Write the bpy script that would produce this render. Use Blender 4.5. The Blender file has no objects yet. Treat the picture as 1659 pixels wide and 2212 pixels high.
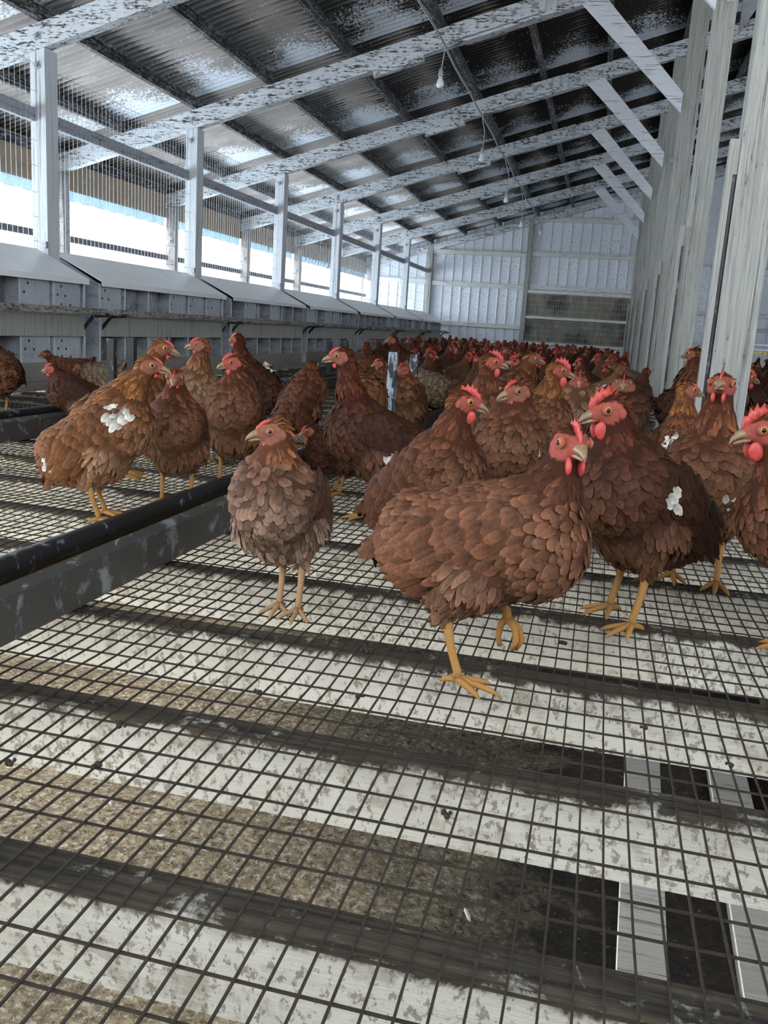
import bpy, math, random
import numpy as np
from mathutils import Vector, Matrix

# ------------------------------------------------------------------ camera
IMG_W, IMG_H = 1659, 2212
FPX = 1889.565
YAW, PITCH, ROLL = 0.229116759, -0.208102450, 0.0638023523
CAM_Z = 0.5
F_ = np.array([-math.sin(YAW)*math.cos(PITCH), math.cos(YAW)*math.cos(PITCH), math.sin(PITCH)])
_r = np.array([math.cos(YAW), math.sin(YAW), 0.0]); _u = np.cross(_r, F_)
R_ = _r*math.cos(ROLL) + _u*math.sin(ROLL); U_ = -_r*math.sin(ROLL) + _u*math.cos(ROLL)
O_ = np.array([0, 0, CAM_Z])
scene = bpy.context.scene
COL = scene.collection
cam_d = bpy.data.cameras.new('camera'); cam = bpy.data.objects.new('camera', cam_d); COL.objects.link(cam)
M4 = Matrix(((R_[0], U_[0], -F_[0], 0), (R_[1], U_[1], -F_[1], 0), (R_[2], U_[2], -F_[2], CAM_Z), (0, 0, 0, 1)))
cam.matrix_world = M4
cam_d.sensor_fit = 'VERTICAL'; cam_d.sensor_height = 24.0; cam_d.lens = FPX/IMG_H*24.0
cam_d.clip_start = 0.02; cam_d.clip_end = 200
scene.camera = cam

def ray(x, y):
    d = F_*FPX + R_*(x-IMG_W/2) - U_*(y-IMG_H/2)
    return d/np.linalg.norm(d)
def on_z(x, y, z=0.0):
    d = ray(x, y); return O_ + d*(z-CAM_Z)/d[2]
def on_y(x, y, Y):
    d = ray(x, y); return O_ + d*Y/d[1]
def project(p):
    v = np.asarray(p, float) - O_; w = v @ F_
    return IMG_W/2 + FPX*(v @ R_)/w, IMG_H/2 - FPX*(v @ U_)/w

# ------------------------------------------------------------------ light
world = bpy.data.worlds.new('daylight'); scene.world = world; world.use_nodes = True
wn = world.node_tree; bg = wn.nodes['Background']
bg.inputs[0].default_value = (0.90, 0.95, 1.0, 1); bg.inputs[1].default_value = 5.6
sun_d = bpy.data.lights.new('sun', 'SUN'); sun_d.energy = 4.0; sun_d.angle = 0.05; sun_d.color = (1.0, 0.95, 0.86)
sun = bpy.data.objects.new('sun', sun_d); COL.objects.link(sun)
sun.rotation_euler = Vector((0.50, 0.35, -0.62)).to_track_quat('-Z', 'Y').to_euler()
def area(name, loc, target, sx, sy, power, color=(1, 1, 1)):
    d = bpy.data.lights.new(name, 'AREA'); d.shape = 'RECTANGLE'; d.size = sx; d.size_y = sy
    d.energy = power; d.color = color
    o = bpy.data.objects.new(name, d); COL.objects.link(o); o.location = loc
    o.rotation_euler = (Vector(target)-Vector(loc)).to_track_quat('-Z', 'Y').to_euler()
    return o
# daylight coming through the long left window band and the openings behind the camera; the lamp below the floor is added
area('window_daylight', (-4.75, 9.0, 1.15), (0, 9.0, 1.6), 20, 0.8, 330, (0.72, 0.86, 1.0))
area('underfloor_fill', (-2.5, 0.9, -0.28), (-0.4, 1.5, -0.62), 1.8, 0.3, 200, (1.0, 0.95, 0.86))  # added fill lamp, brightens the litter below the mesh
vs = scene.view_settings
vs.view_transform = 'Standard'; vs.look = 'None'; vs.gamma = 1.0; vs.exposure = 0.0; vs.use_curve_mapping = False
scene.display_settings.display_device = 'sRGB'

# ------------------------------------------------------------------ geometry helpers
class MB:
    def __init__(self): self.v = []; self.f = []
    def add(self, vs_, fs):
        n = len(self.v); self.v.extend([tuple(map(float, p)) for p in vs_]); self.f.extend([tuple(n+i for i in q) for q in fs])
        return self
    def box(self, x0, x1, y0, y1, z0, z1):
        return self.add([(x0,y0,z0),(x1,y0,z0),(x1,y1,z0),(x0,y1,z0),(x0,y0,z1),(x1,y0,z1),(x1,y1,z1),(x0,y1,z1)],
                        [(0,3,2,1),(4,5,6,7),(0,1,5,4),(1,2,6,5),(2,3,7,6),(3,0,4,7)])
    def bar(self, a, b, w, h, up=(0, 0, 1)):
        a = Vector(a); b = Vector(b); d = (b-a).normalized(); s = d.cross(Vector(up)).normalized(); t = s.cross(d)
        P = []
        for q in (a, b):
            for i, j in ((-1,-1),(1,-1),(1,1),(-1,1)): P.append(q + s*(w/2*i) + t*(h/2*j))
        return self.add(P, [(3,2,1,0),(4,5,6,7),(0,1,5,4),(1,2,6,5),(2,3,7,6),(3,0,4,7)])
    def prism_y(self, pts, y0, y1):
        """closed outline (x,z) extruded from y0 to y1"""
        n = len(pts)
        V = [(p[0], y0, p[1]) for p in pts] + [(p[0], y1, p[1]) for p in pts]
        F = [tuple(range(n)), tuple(range(2*n-1, n-1, -1))] + [(i, n+i, n+(i+1) % n, (i+1) % n) for i in range(n)]
        return self.add(V, F)
    def tube(self, pts, rad, n=6, caps=True):
        pts = [Vector(p) for p in pts]
        if not isinstance(rad, (list, tuple)): rad = [rad]*len(pts)
        V = []; F = []
        ref = None
        for i, p in enumerate(pts):
            d = (pts[min(i+1, len(pts)-1)] - pts[max(i-1, 0)]).normalized()
            if ref is None:
                ref = Vector((0, 0, 1)) if abs(d.z) < .9 else Vector((1, 0, 0))
            s = d.cross(ref).normalized(); t = s.cross(d); ref = t
            for k in range(n):
                a = 2*math.pi*k/n; V.append(p + (s*math.cos(a) + t*math.sin(a))*rad[i])
        for i in range(len(pts)-1):
            for k in range(n): F.append((i*n+k, i*n+(k+1) % n, (i+1)*n+(k+1) % n, (i+1)*n+k))
        if caps: F.append(tuple(range(n-1, -1, -1))); F.append(tuple((len(pts)-1)*n+k for k in range(n)))
        return self.add(V, F)
    def sphere(self, c, r, nu=10, nv=8, sc=(1, 1, 1), mat3=None):
        V = []; F = []
        c = Vector(c)
        for j in range(nv+1):
            th = math.pi*j/nv
            for i in range(nu):
                ph = 2*math.pi*i/nu
                q = Vector((math.sin(th)*math.cos(ph)*sc[0], math.sin(th)*math.sin(ph)*sc[1], math.cos(th)*sc[2]))*r
                if mat3 is not None: q = mat3 @ q
                V.append(c+q)
        for j in range(nv):
            for i in range(nu): F.append((j*nu+i, (j+1)*nu+i, (j+1)*nu+(i+1) % nu, j*nu+(i+1) % nu))
        return self.add(V, F)

def new_mesh(name, V, F, mat, smooth=False, col=None):
    me = bpy.data.meshes.new(name)
    if isinstance(V, np.ndarray):
        F = np.asarray(F, np.int32) if not isinstance(F, list) else F
    me.from_pydata([tuple(p) for p in V] if not isinstance(V, np.ndarray) else V.tolist(), [], F if isinstance(F, list) else F.tolist())
    if mat: me.materials.append(mat)
    if smooth: me.polygons.foreach_set('use_smooth', [True]*len(me.polygons))
    if col is not None:
        a = me.color_attributes.new('Col', 'FLOAT_COLOR', 'POINT')
        c = np.ones((len(me.vertices), 4), np.float32); c[:, :3] = col
        a.data.foreach_set('color', c.ravel())
    me.update()
    return me
def tag(o, label=None, cat=None, group=None, kind=None):
    if label: o['label'] = label
    if cat: o['category'] = cat
    if group: o['group'] = group
    if kind: o['kind'] = kind
    return o
def empty(name, loc, label=None, cat=None, group=None, rotz=0):
    o = bpy.data.objects.new(name, None); COL.objects.link(o); o.location = loc; o.rotation_euler = (0, 0, rotz)
    o.empty_display_size = .1
    return tag(o, label, cat, group)
def build(name, mb, mat, parent=None, smooth=False):
    """world-space geometry -> object whose origin is at its base (or its parent's origin)"""
    V = np.array(mb.v)
    off = np.zeros(3)
    if parent is not None:
        p = parent
        while p is not None: off = off + np.array(p.location); p = p.parent
    else:
        lo, hi = V.min(0), V.max(0); off = np.array([(lo[0]+hi[0])/2, (lo[1]+hi[1])/2, lo[2]])
    me = new_mesh(name, V-off, mb.f, mat, smooth)
    o = bpy.data.objects.new(name, me); COL.objects.link(o)
    if parent is not None: o.parent = parent
    else: o.location = off
    return o
def struct(name, mb, mat, parent=None, smooth=False):
    o = build(name, mb, mat, parent, smooth)
    if parent is None: o['kind'] = 'structure'
    return o

# ------------------------------------------------------------------ materials
class NT:
    def __init__(self, name):
        self.m = bpy.data.materials.new(name); self.m.use_nodes = True; self.t = self.m.node_tree
        self.b = self.t.nodes['Principled BSDF']; self.geo = None
    def n(self, typ, **kw):
        o = self.t.nodes.new(typ)
        for k, v in kw.items(): setattr(o, k, v)
        return o
    def l(self, a, b): self.t.links.new(a, b)
    def pos(self):
        if self.geo is None: self.geo = self.n('ShaderNodeNewGeometry')
        return self.geo.outputs['Position']
    def obj(self): return self.n('ShaderNodeTexCoord').outputs['Object']
    def mapping(self, src, scale):
        m = self.n('ShaderNodeMapping'); self.l(src, m.inputs[0]); m.inputs['Scale'].default_value = scale; return m.outputs[0]
    def noise(self, src, scale, detail=4, rough=.6, dist=0.0):
        x = self.n('ShaderNodeTexNoise'); self.l(src, x.inputs['Vector'])
        x.inputs['Scale'].default_value = scale; x.inputs['Detail'].default_value = detail
        x.inputs['Roughness'].default_value = rough; x.inputs['Distortion'].default_value = dist
        return x.outputs[0]
    def ramp(self, src, pts):
        r = self.n('ShaderNodeValToRGB'); self.l(src, r.inputs[0]); e = r.color_ramp.elements
        while len(e) < len(pts): e.new(.5)
        for i, (p, c) in enumerate(pts):
            e[i].position = p; e[i].color = (c, c, c, 1) if isinstance(c, (int, float)) else (*c, 1)
        return r.outputs[0]
    def mix(self, fac, a, b, mode='MIX'):
        m = self.n('ShaderNodeMix', data_type='RGBA', blend_type=mode)
        for sock, v in ((m.inputs[0], fac), (m.inputs[6], a), (m.inputs[7], b)):
            if hasattr(v, 'links') or isinstance(v, bpy.types.NodeSocket): self.l(v, sock)
            elif isinstance(v, (int, float)): sock.default_value = v
            else: sock.default_value = (*v, 1)
        return m.outputs[2]
    def math(self, op, a, b=None, c=None, clamp=False):
        m = self.n('ShaderNodeMath', operation=op, use_clamp=clamp)
        for i, v in enumerate((a, b, c)):
            if v is None: continue
            if isinstance(v, bpy.types.NodeSocket): self.l(v, m.inputs[i])
            else: m.inputs[i].default_value = v
        return m.outputs[0]
    def sep(self, src):
        s = self.n('ShaderNodeSeparateXYZ'); self.l(src, s.inputs[0]); return s.outputs
    def comb(self, x, y, z):
        s = self.n('ShaderNodeCombineXYZ')
        for i, v in enumerate((x, y, z)):
            if isinstance(v, bpy.types.NodeSocket): self.l(v, s.inputs[i])
            else: s.inputs[i].default_value = v
        return s.outputs[0]
    def color(self, s): self.l(s, self.b.inputs['Base Color']) if isinstance(s, bpy.types.NodeSocket) else setattr(self.b.inputs['Base Color'], 'default_value', (*s, 1))
    def rough(self, v): self.b.inputs['Roughness'].default_value = v
    def metal(self, v): self.b.inputs['Metallic'].default_value = v
    def bump(self, h, strength=.5, dist=.01):
        b = self.n('ShaderNodeBump'); b.inputs['Strength'].default_value = strength; b.inputs['Distance'].default_value = dist
        self.l(h, b.inputs['Height']); self.l(b.outputs[0], self.b.inputs['Normal'])

def wood(name, paint, bare, axis, peel=.45, soft=.08, grain=1.0, rough=.75, contrast=.80):
    """painted board: grain runs along axis; paint gone where noise > threshold"""
    m = NT(name); P = m.pos()
    sc = {'X': (1.2, 26, 26), 'Y': (26, 1.2, 26), 'Z': (26, 26, .45), 'R': (1.5, 22, 22)}[axis]
    g = m.noise(m.mapping(P, sc), 3.0*grain, 5, .65, .4)
    fine = m.noise(m.mapping(P, tuple(s*1.6 for s in sc)), 6, 4, .7, .2)
    blot = m.noise(P, 7, 6, .7)
    sc2 = {'X': (18, 60, 60), 'Y': (60, 18, 60), 'Z': (60, 60, 18), 'R': (18, 60, 60)}[axis]
    spk = m.noise(m.mapping(P, sc2), 1.5, 3, .6)
    comb = m.math('ADD', m.math('MULTIPLY', g, .36), m.math('ADD', m.math('MULTIPLY', spk, .42), m.math('MULTIPLY', blot, .22)))
    mask = m.ramp(comb, [(peel-soft, 1.0), (peel+soft*.3, 0.0)])
    pc = m.mix(m.ramp(fine, [(.35, 0.0), (.7, 1.0)]), tuple(c*contrast for c in paint), paint)
    pc = m.mix(m.ramp(g, [(.34, 1.0), (.42, 0.0)]), pc, tuple(c*.32 for c in paint))
    m.color(m.mix(mask, pc, bare)); m.rough(rough)
    h = m.math('SUBTRACT', m.math('ADD', g, m.math('MULTIPLY', fine, .4)), m.math('MULTIPLY', mask, .3))
    m.bump(h, .7, .006)
    return m.m
WHITE = (0.68, 0.72, 0.76); BARE = (0.045, 0.035, 0.028)
wood_post = wood('painted_post_wood', (0.44, 0.45, 0.42), (0.07, 0.06, 0.045), 'Z', .405, .05, contrast=.50)
wood_post_left = wood('painted_left_post_wood', WHITE, (0.09, 0.08, 0.075), 'Z', .37, .05)
wood_rafter = wood('flaking_rafter_wood', WHITE, BARE, 'R', .475, .05)
wood_brace = wood('brace_wood', (0.74, 0.78, 0.83), (0.09, 0.08, 0.07), 'R', .36, .05)
wood_purlin = wood('sooty_purlin_wood', (0.30, 0.31, 0.33), (0.02, 0.017, 0.014), 'Y', .54, .05)
wood_rail = wood('rail_wood', (0.42, 0.45, 0.52), (0.06, 0.05, 0.05), 'Y', .44, .06)
wood_girt = wood('girt_wood', (0.70, 0.71, 0.68), (0.11, 0.09, 0.06), 'X', .40, .06)
wood_old = wood('outer_post_wood', (0.50, 0.50, 0.50), (0.05, 0.04, 0.035), 'Z', .47, .08)

def simple(name, c, rough=.6, metal=0.0, var=.25, scale=20, bump=.0):
    m = NT(name); P = m.pos(); n = m.noise(P, scale, 5, .65)
    m.color(m.mix(m.ramp(n, [(.3, 0.0), (.7, 1.0)]), tuple(x*(1-var) for x in c), tuple(min(1, x*(1+var)) for x in c)))
    m.rough(rough); m.metal(metal)
    if bump: m.bump(n, bump, .005)
    return m.m

def mat_roof():
    m = NT('sooty_corrugated_roof'); P = m.pos(); x, y, z = m.sep(P)
    v = m.math('FRACT', m.math('DIVIDE', m.math('SUBTRACT', y, 5.17), 2.13))
    u = m.math('FRACT', m.math('DIVIDE', m.math('ADD', x, 3.60), .67))
    corr = m.math('SINE', m.math('MULTIPLY', y, 2*math.pi/.076))
    big = m.noise(m.mapping(P, (.8, 1.5, 1)), 1.6, 4, .6)
    streak = m.noise(m.mapping(P, (1.6, 26, 1)), 1.0, 3, .6)
    fine = m.noise(m.mapping(P, (30, 60, 10)), 1.6, 3, .6)
    # tan weathered sheet
    base = m.mix(m.ramp(big, [(.35, 0.0), (.65, 1.0)]), (0.17, 0.15, 0.135), (0.33, 0.29, 0.26))
    # soot: along the uphill side of each purlin, heavier towards the ridge
    t = m.math('ADD', m.math('MULTIPLY', big, .5), m.math('ADD', m.math('MULTIPLY', streak, .35), m.math('MULTIPLY', corr, .11)))
    edge = m.math('MULTIPLY', m.math('ABSOLUTE', m.math('SUBTRACT', u, .62)), 1.0)          # near 0 mid-bay, .6 by purlins
    up = m.math('MULTIPLY', m.math('ADD', x, 3.0, clamp=False), .13)
    soot = m.math('ADD', m.math('ADD', t, m.math('MULTIPLY', edge, .55)), m.math('MAXIMUM', m.math('MINIMUM', up, .30), -.05))
    sm = m.ramp(soot, [(.56, 0.0), (.68, 1.0)])
    c = m.mix(sm, base, (0.018, 0.015, 0.013))
    # white overspray in front of each rafter, breaking up into flecks
    sp = m.math('SUBTRACT', m.math('ADD', m.math('MULTIPLY', v, .55), m.math('MULTIPLY', fine, .55)), m.math('ADD', m.math('MULTIPLY', m.math('ABSOLUTE', m.math('SUBTRACT', u, .5)), .25), m.math('MULTIPLY', m.math('SUBTRACT', 1.0, big), .38)))
    wm = m.ramp(sp, [(.47, 0.0), (.54, 1.0)])
    c = m.mix(m.math('MULTIPLY', wm, .9), c, (0.64, 0.70, 0.78))
    fl = m.noise(m.mapping(P, (1, 1, 1)), 42, 2, .5)
    fm = m.ramp(m.math('ADD', fl, m.math('MULTIPLY', big, .25)), [(.80, 0.0), (.84, 1.0)])
    c = m.mix(m.math('MULTIPLY', fm, .75), c, (0.45, 0.48, 0.52))
    m.color(c); m.rough(.7)
    return m.m
def mat_siding():
    m = NT('ribbed_wall_metal'); P = m.pos()
    n = m.noise(P, 2.5, 5, .65); f = m.noise(m.mapping(P, (30, 30, 14)), 1.5, 3, .6)
    c = m.mix(m.ramp(n, [(.3, 0.0), (.7, 1.0)]), (0.60, 0.65, 0.72), (0.78, 0.82, 0.88))
    c = m.mix(m.ramp(m.math('ADD', f, m.math('MULTIPLY', n, .3)), [(.72, 0.0), (.80, .6)]), c, (0.16, 0.16, 0.17))
    m.color(c); m.rough(.6); return m.m
def mat_galv(name, a, b, dirt=.5, metal=.35, rough=.5):
    m = NT(name); P = m.pos()
    n = m.noise(P, 5, 5, .65, .6); s = m.noise(m.mapping(P, (1, 9, 3)), 4, 5, .7, 1.0)
    c = m.mix(m.ramp(n, [(.3, 0.0), (.7, 1.0)]), a, b)
    c = m.mix(m.ramp(s, [(.48, 0.0), (.66, dirt)]), c, tuple(v*.25 for v in a))
    m.color(c); m.rough(rough); m.metal(metal); return m.m
def mat_beam():
    """whitewashed face, dirty brown droppings-caked top"""
    m = NT('whitewashed_floor_beam'); P = m.pos(); x, y, z = m.sep(P)
    n = m.noise(m.mapping(P, (9, 9, 40)), 1.2, 6, .7); b = m.noise(P, 3.5, 5, .65)
    drip = m.noise(m.mapping(P, (14, 6, 5)), 1.6, 6, .75, .8)
    face = m.mix(m.ramp(b, [(.3, 0.0), (.7, 1.0)]), (0.45, 0.44, 0.385), (0.60, 0.60, 0.55))
    face = m.mix(m.ramp(m.math('ADD', m.math('MULTIPLY', drip, .6), m.math('MULTIPLY', n, .45)), [(.55, 0.0), (.62, .55)]), face, (0.22, 0.19, 0.135))
    sp_ = m.noise(m.mapping(P, (60, 60, 45)), 1.6, 4, .7)
    face = m.mix(m.ramp(m.math('ADD', sp_, m.math('MULTIPLY', b, .25)), [(.66, 0.0), (.73, .75)]), face, (0.15, 0.125, 0.085))
    # dirt runs down from the top edge
    iso = m.noise(P, 16, 6, .75, .5)
    k = m.math('ADD', m.math('MULTIPLY', z, 12.0), m.math('ADD', m.math('MULTIPLY', iso, .75), m.math('MULTIPLY', drip, .25)))
    top = m.ramp(m.math('ADD', k, 0.20), [(.50, 0.0), (.60, 1.0)])
    g = m.noise(m.mapping(P, (2, 40, 40)), 2.0, 5, .7)
    dirt = m.mix(m.ramp(g, [(.38, 0.0), (.66, 1.0)]), (0.016, 0.013, 0.009), (0.085, 0.072, 0.048))
    m.color(m.mix(top, face, dirt)); m.rough(.85); m.bump(m.math('ADD', g, n), .5, .006)
    return m.m
def mat_litter():
    m = NT('manure_litter'); P = m.pos(); x, y, z = m.sep(P)
    n = m.noise(P, 52, 6, .8); b = m.noise(P, 5, 4, .6); c1 = m.noise(P, 75, 3, .65)
    c = m.mix(m.ramp(n, [(.35, 0.0), (.65, 1.0)]), (0.13, 0.10, 0.06), (0.62, 0.53, 0.37))
    c = m.mix(m.ramp(c1, [(.56, 0.0), (.61, .9)]), c, (0.74, 0.70, 0.62))
    c = m.mix(m.ramp(c1, [(.34, .85), (.42, 0.0)]), c, (0.035, 0.025, 0.015))
    wet = m.ramp(m.math('ADD', x, m.math('MULTIPLY', b, .9)), [(.22, 0.0), (.48, 1.0)])  # ground colour turns darker towards the right
    darkerc = m.mix(m.ramp(n, [(.45, 0.0), (.75, 1.0)]), (0.022, 0.019, 0.017), (0.075, 0.065, 0.055))
    darkerc = m.mix(m.ramp(c1, [(.66, 0.0), (.70, .7)]), darkerc, (0.40, 0.38, 0.35))
    m.color(m.mix(wet, c, darkerc)); m.rough(.9)
    m.bump(m.math('ADD', n, m.math('MULTIPLY', c1, .5)), 1.0, .02)
    return m.m
def mat_trough(name, a, b, th):
    m = NT(name); P = m.pos()
    n = m.noise(m.mapping(P, (30, 12, 10)), 1.4, 5, .7, .6); s = m.noise(P, 4, 4, .6)
    c = m.mix(m.ramp(m.math('ADD', m.math('MULTIPLY', n, .7), m.math('MULTIPLY', s, .35)), [(th, 0.0), (th+.07, .85)]), a, b)
    m.color(c); m.rough(.45); return m.m
def mat_feather(name='hen_plumage'):
    m = NT(name); a = m.n('ShaderNodeVertexColor', layer_name='Col')
    n = m.noise(m.obj(), 220, 2, .5)
    c = m.mix(m.ramp(n, [(.3, .0), (.7, .35)]), a.outputs[0], (0.0, 0.0, 0.0))
    m.color(c); m.rough(.62)
    m.b.inputs['Specular IOR Level'].default_value = .12
    return m.m
def mat_vcol(name, rough):
    m = NT(name); a = m.n('ShaderNodeVertexColor', layer_name='Col')
    n = m.noise(m.obj(), 320, 2, .5)
    m.color(m.mix(m.ramp(n, [(.3, .25), (.7, .0)]), a.outputs[0], (0.10, 0.03, 0.02))); m.rough(rough); m.b.inputs['Specular IOR Level'].default_value = .12
    m.bump(n, .3, .001)
    return m.m
def mat_plain(name, c, rough=.4, var=.2, scale=150, sss=0.0):
    m = NT(name); n = m.noise(m.obj(), scale, 3, .6)
    m.color(m.mix(m.ramp(n, [(.3, 0.0), (.7, 1.0)]), tuple(v*(1-var) for v in c), tuple(min(1, v*(1+var)) for v in c)))
    m.rough(rough)
    if sss: m.b.inputs['Subsurface Weight'].default_value = sss; m.b.inputs['Subsurface Radius'].default_value = (.01, .003, .002)
    return m.m

def mat_panel():
    m = NT('stained_panel'); P = m.pos()
    s = m.noise(m.mapping(P, (9, 9, 1.2)), 1.6, 5, .7); b = m.noise(P, 1.7, 3, .6)
    c = m.mix(m.ramp(s, [(.35, 0.0), (.7, 1.0)]), (0.14, 0.13, 0.095), (0.30, 0.28, 0.22))
    c = m.mix(m.ramp(m.math('ADD', b, m.math('MULTIPLY', s, .3)), [(.62, 0.0), (.78, .9)]), c, (0.035, 0.035, 0.03))
    m.color(c); m.rough(.8); return m.m
MAT = dict(
    roof=mat_roof(), siding=mat_siding(), beam=mat_beam(), litter=mat_litter(),
    nest=mat_galv('galvanised_nest_metal', (0.26, 0.28, 0.31), (0.48, 0.51, 0.56), .6),
    nest_in=mat_galv('nest_inner_metal', (0.20, 0.22, 0.23), (0.40, 0.43, 0.44), .6),
    nest_edge=simple('nest_edge_metal', (0.55, 0.58, 0.64), .5, 0, .1, 8),
    nest_dark=mat_galv('dirty_nest_metal', (0.10, 0.105, 0.10), (0.24, 0.25, 0.25), .6),
    nest_bright=mat_galv('clean_nest_metal', (0.42, 0.46, 0.50), (0.56, 0.60, 0.66), .25),
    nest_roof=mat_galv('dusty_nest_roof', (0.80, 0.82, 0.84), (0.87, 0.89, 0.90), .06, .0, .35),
    nest_board=wood('nest_board', (0.40, 0.40, 0.38), (0.13, 0.11, 0.08), 'Z', .42, .1),
    perch=wood('perch_wood', (0.36, 0.34, 0.32), (0.075, 0.055, 0.045), 'Y', .50, .06),
    curb=wood('curb_wood', (0.30, 0.28, 0.25), (0.12, 0.10, 0.08), 'Y', .42, .08),
    iron=mat_trough('splattered_black_iron', (0.010, 0.010, 0.011), (0.25, 0.28, 0.33), .575),
    upright=mat_trough('whitewash_splattered_iron', (0.015, 0.016, 0.018), (0.40, 0.47, 0.55), .50),
    trough=mat_trough('grey_trough_metal', (0.060, 0.058, 0.054), (0.27, 0.29, 0.30), .575),
    feed=simple('feed_mash', (0.22, 0.14, 0.06), .9, 0, .5, 200, .5),
    wire=simple('rusty_floor_wire', (0.035, 0.027, 0.02), .7, 0, .4, 60),
    screen=simple('galvanised_wire', (0.42, 0.44, 0.46), .5, .3, .2, 30),
    plywood=mat_trough('outer_plywood', (0.36, 0.27, 0.185), (0.50, 0.48, 0.44), .60),
    window_rail=simple('dark_window_rail', (0.13, 0.12, 0.14), .8, 0, .3, 12),
    blue_band=simple('translucent_blue', (0.55, 0.76, 0.90), .4, 0, .15, 10),
    panel=mat_panel(),
    bolt=simple('painted_bolt_steel', (0.33, 0.35, 0.38), .5, .3, .3, 60),
    cable=simple('grey_cable', (0.36, 0.37, 0.39), .5, 0, .3, 40),
    pipe=simple('white_pipe', (0.60, 0.62, 0.64), .4, 0, .1, 15),
    nipple=simple('yellow_drinker_plastic', (0.75, 0.52, 0.05), .4, 0, .1, 50),
    bulb=simple('frosted_bulb_glass', (0.75, 0.78, 0.82), .15, 0, .05, 20),
    socket=simple('grey_socket', (0.35, 0.36, 0.38), .5, 0, .3, 50),
    ground=simple('bright_gravel_ground', (0.55, 0.55, 0.52), .9, 0, .2, 3),
    underwall=simple('underfloor_concrete', (0.10, 0.09, 0.08), .9, 0, .4, 8),
    hen=mat_feather(), skin=mat_vcol('hen_skin', .8),
    comb=mat_plain('red_comb_skin', (0.50, 0.06, 0.05), .45, .25, 200, .15),
    beak=mat_plain('horn_beak', (0.27, 0.175, 0.10), .35, .3, 90),
    iris=mat_plain('orange_iris', (0.48, 0.20, 0.04), .12, .2),
    pupil=mat_plain('black_pupil', (0.005, 0.004, 0.004), .05, .1),
    down=mat_plain('white_down', (0.7, 0.7, 0.68), .8, .1),
    dropping=mat_plain('dark_dropping', (0.03, 0.022, 0.015), .8, .4),
)

_c = MAT['blue_band'].node_tree.nodes['Principled BSDF']; _c.inputs['Transmission Weight'].default_value = .40; _c.inputs['IOR'].default_value = 1.05; _c.inputs['Roughness'].default_value = .7
# ================================================================== the barn shell
FR = [5.17 + 2.13*k for k in range(-2, 6)]          # frame positions along the barn
Y_END = 18.2
RIDGE = 2.6
def zr(x):                                            # underside of the rafters
    return 2.065 + .29*(x+3.5) if x <= RIDGE else 2.065 + .29*(RIDGE+3.5) - .29*(x-RIDGE)

def corrugated(x0, x1, y0, y1, dz, thick=.004):
    mb = MB(); ny = int((y1-y0)/.076*6); ys = np.linspace(y0, y1, ny+1)
    V = []; F = []
    for yy in ys:
        a = .012*math.sin(2*math.pi*yy/.076)
        for xx in (x0, x1): V.append((xx, yy, zr(xx)+dz+a))
    for i in range(ny): F.append((2*i, 2*i+1, 2*i+3, 2*i+2))
    n = len(V)
    V += [(p[0], p[1], p[2]+thick) for p in V[:n]]
    F += [tuple(n+k for k in reversed(f)) for f in F]
    F += [(2*i, 2*i+2, n+2*i+2, n+2*i) for i in range(ny)] + [(2*i+1, n+2*i+1, n+2*i+3, 2*i+3) for i in range(ny)]
    mb.add(V, F); return mb
ceil = struct('ceiling', corrugated(-5.25, RIDGE, -1.6, Y_END+.1, .245), MAT['roof'], smooth=True)
struct('ceiling_right', corrugated(RIDGE, 9.0, -1.6, Y_END+.1, .245), MAT['roof'], smooth=True)

def ribbed(xa, xb, z0f, z1f, y, pitch=.19):
    """end wall of ribbed metal, ribs vertical"""
    mb = MB(); prof = []
    x = xa
    while x < xb:
        for dx, dy in ((0, 0), (pitch*.80, 0), (pitch*.86, -.022), (pitch*.94, -.022)):
            if x+dx < xb: prof.append((x+dx, dy))
        x += pitch
    prof.append((xb, 0))
    n = len(prof); V = []; F = []
    for off in (0, .02):
        for px, dy in prof: V.append((px, y+dy+off, z0f(px))); V.append((px, y+dy+off, z1f(px)))
    for i in range(n-1):
        F.append((2*i, 2*i+2, 2*i+3, 2*i+1)); j = 2*n; F.append((j+2*i, j+2*i+1, j+2*i+3, j+2*i+2))
    mb.add(V, F); return mb
low = lambda x: -.62
top = lambda x: zr(x)+.25
struct('wall_end', ribbed(-5.2, 8.9, low, top, Y_END), MAT['siding'])
# outer left wall: low metal wall, open band, tan plywood head
mb = MB()
for i in range(int((Y_END+.5)/.19)):
    y = -.5+i*.19; mb.box(-5.0, -4.97, y, y+.15, -.62, .62); mb.box(-4.99, -4.955, y+.15, y+.19, -.62, .62)
struct('wall_left', mb, MAT['siding'])
struct('wall_light_block', MB().box(-5.2, 8.9, -1.65, -1.6, -.62, 1.25), MAT['siding'])  # unseen half-height wall, added to limit light from behind the camera
struct('wall_right', MB().box(8.85, 8.9, -.5, Y_END, -.62, 1.55), MAT['siding'])
struct('trim_1', MB().box(-4.96, -4.94, -.5, Y_END-.03, 1.55, 1.885), MAT['plywood'])
struct('trim_2', MB().box(-4.97, -4.92, -.5, Y_END-.03, 1.09, 1.145), MAT['window_rail'])
struct('ground', MB().box(-60, -5.02, -30, 60, -.75, -.70), MAT['ground'])

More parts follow.
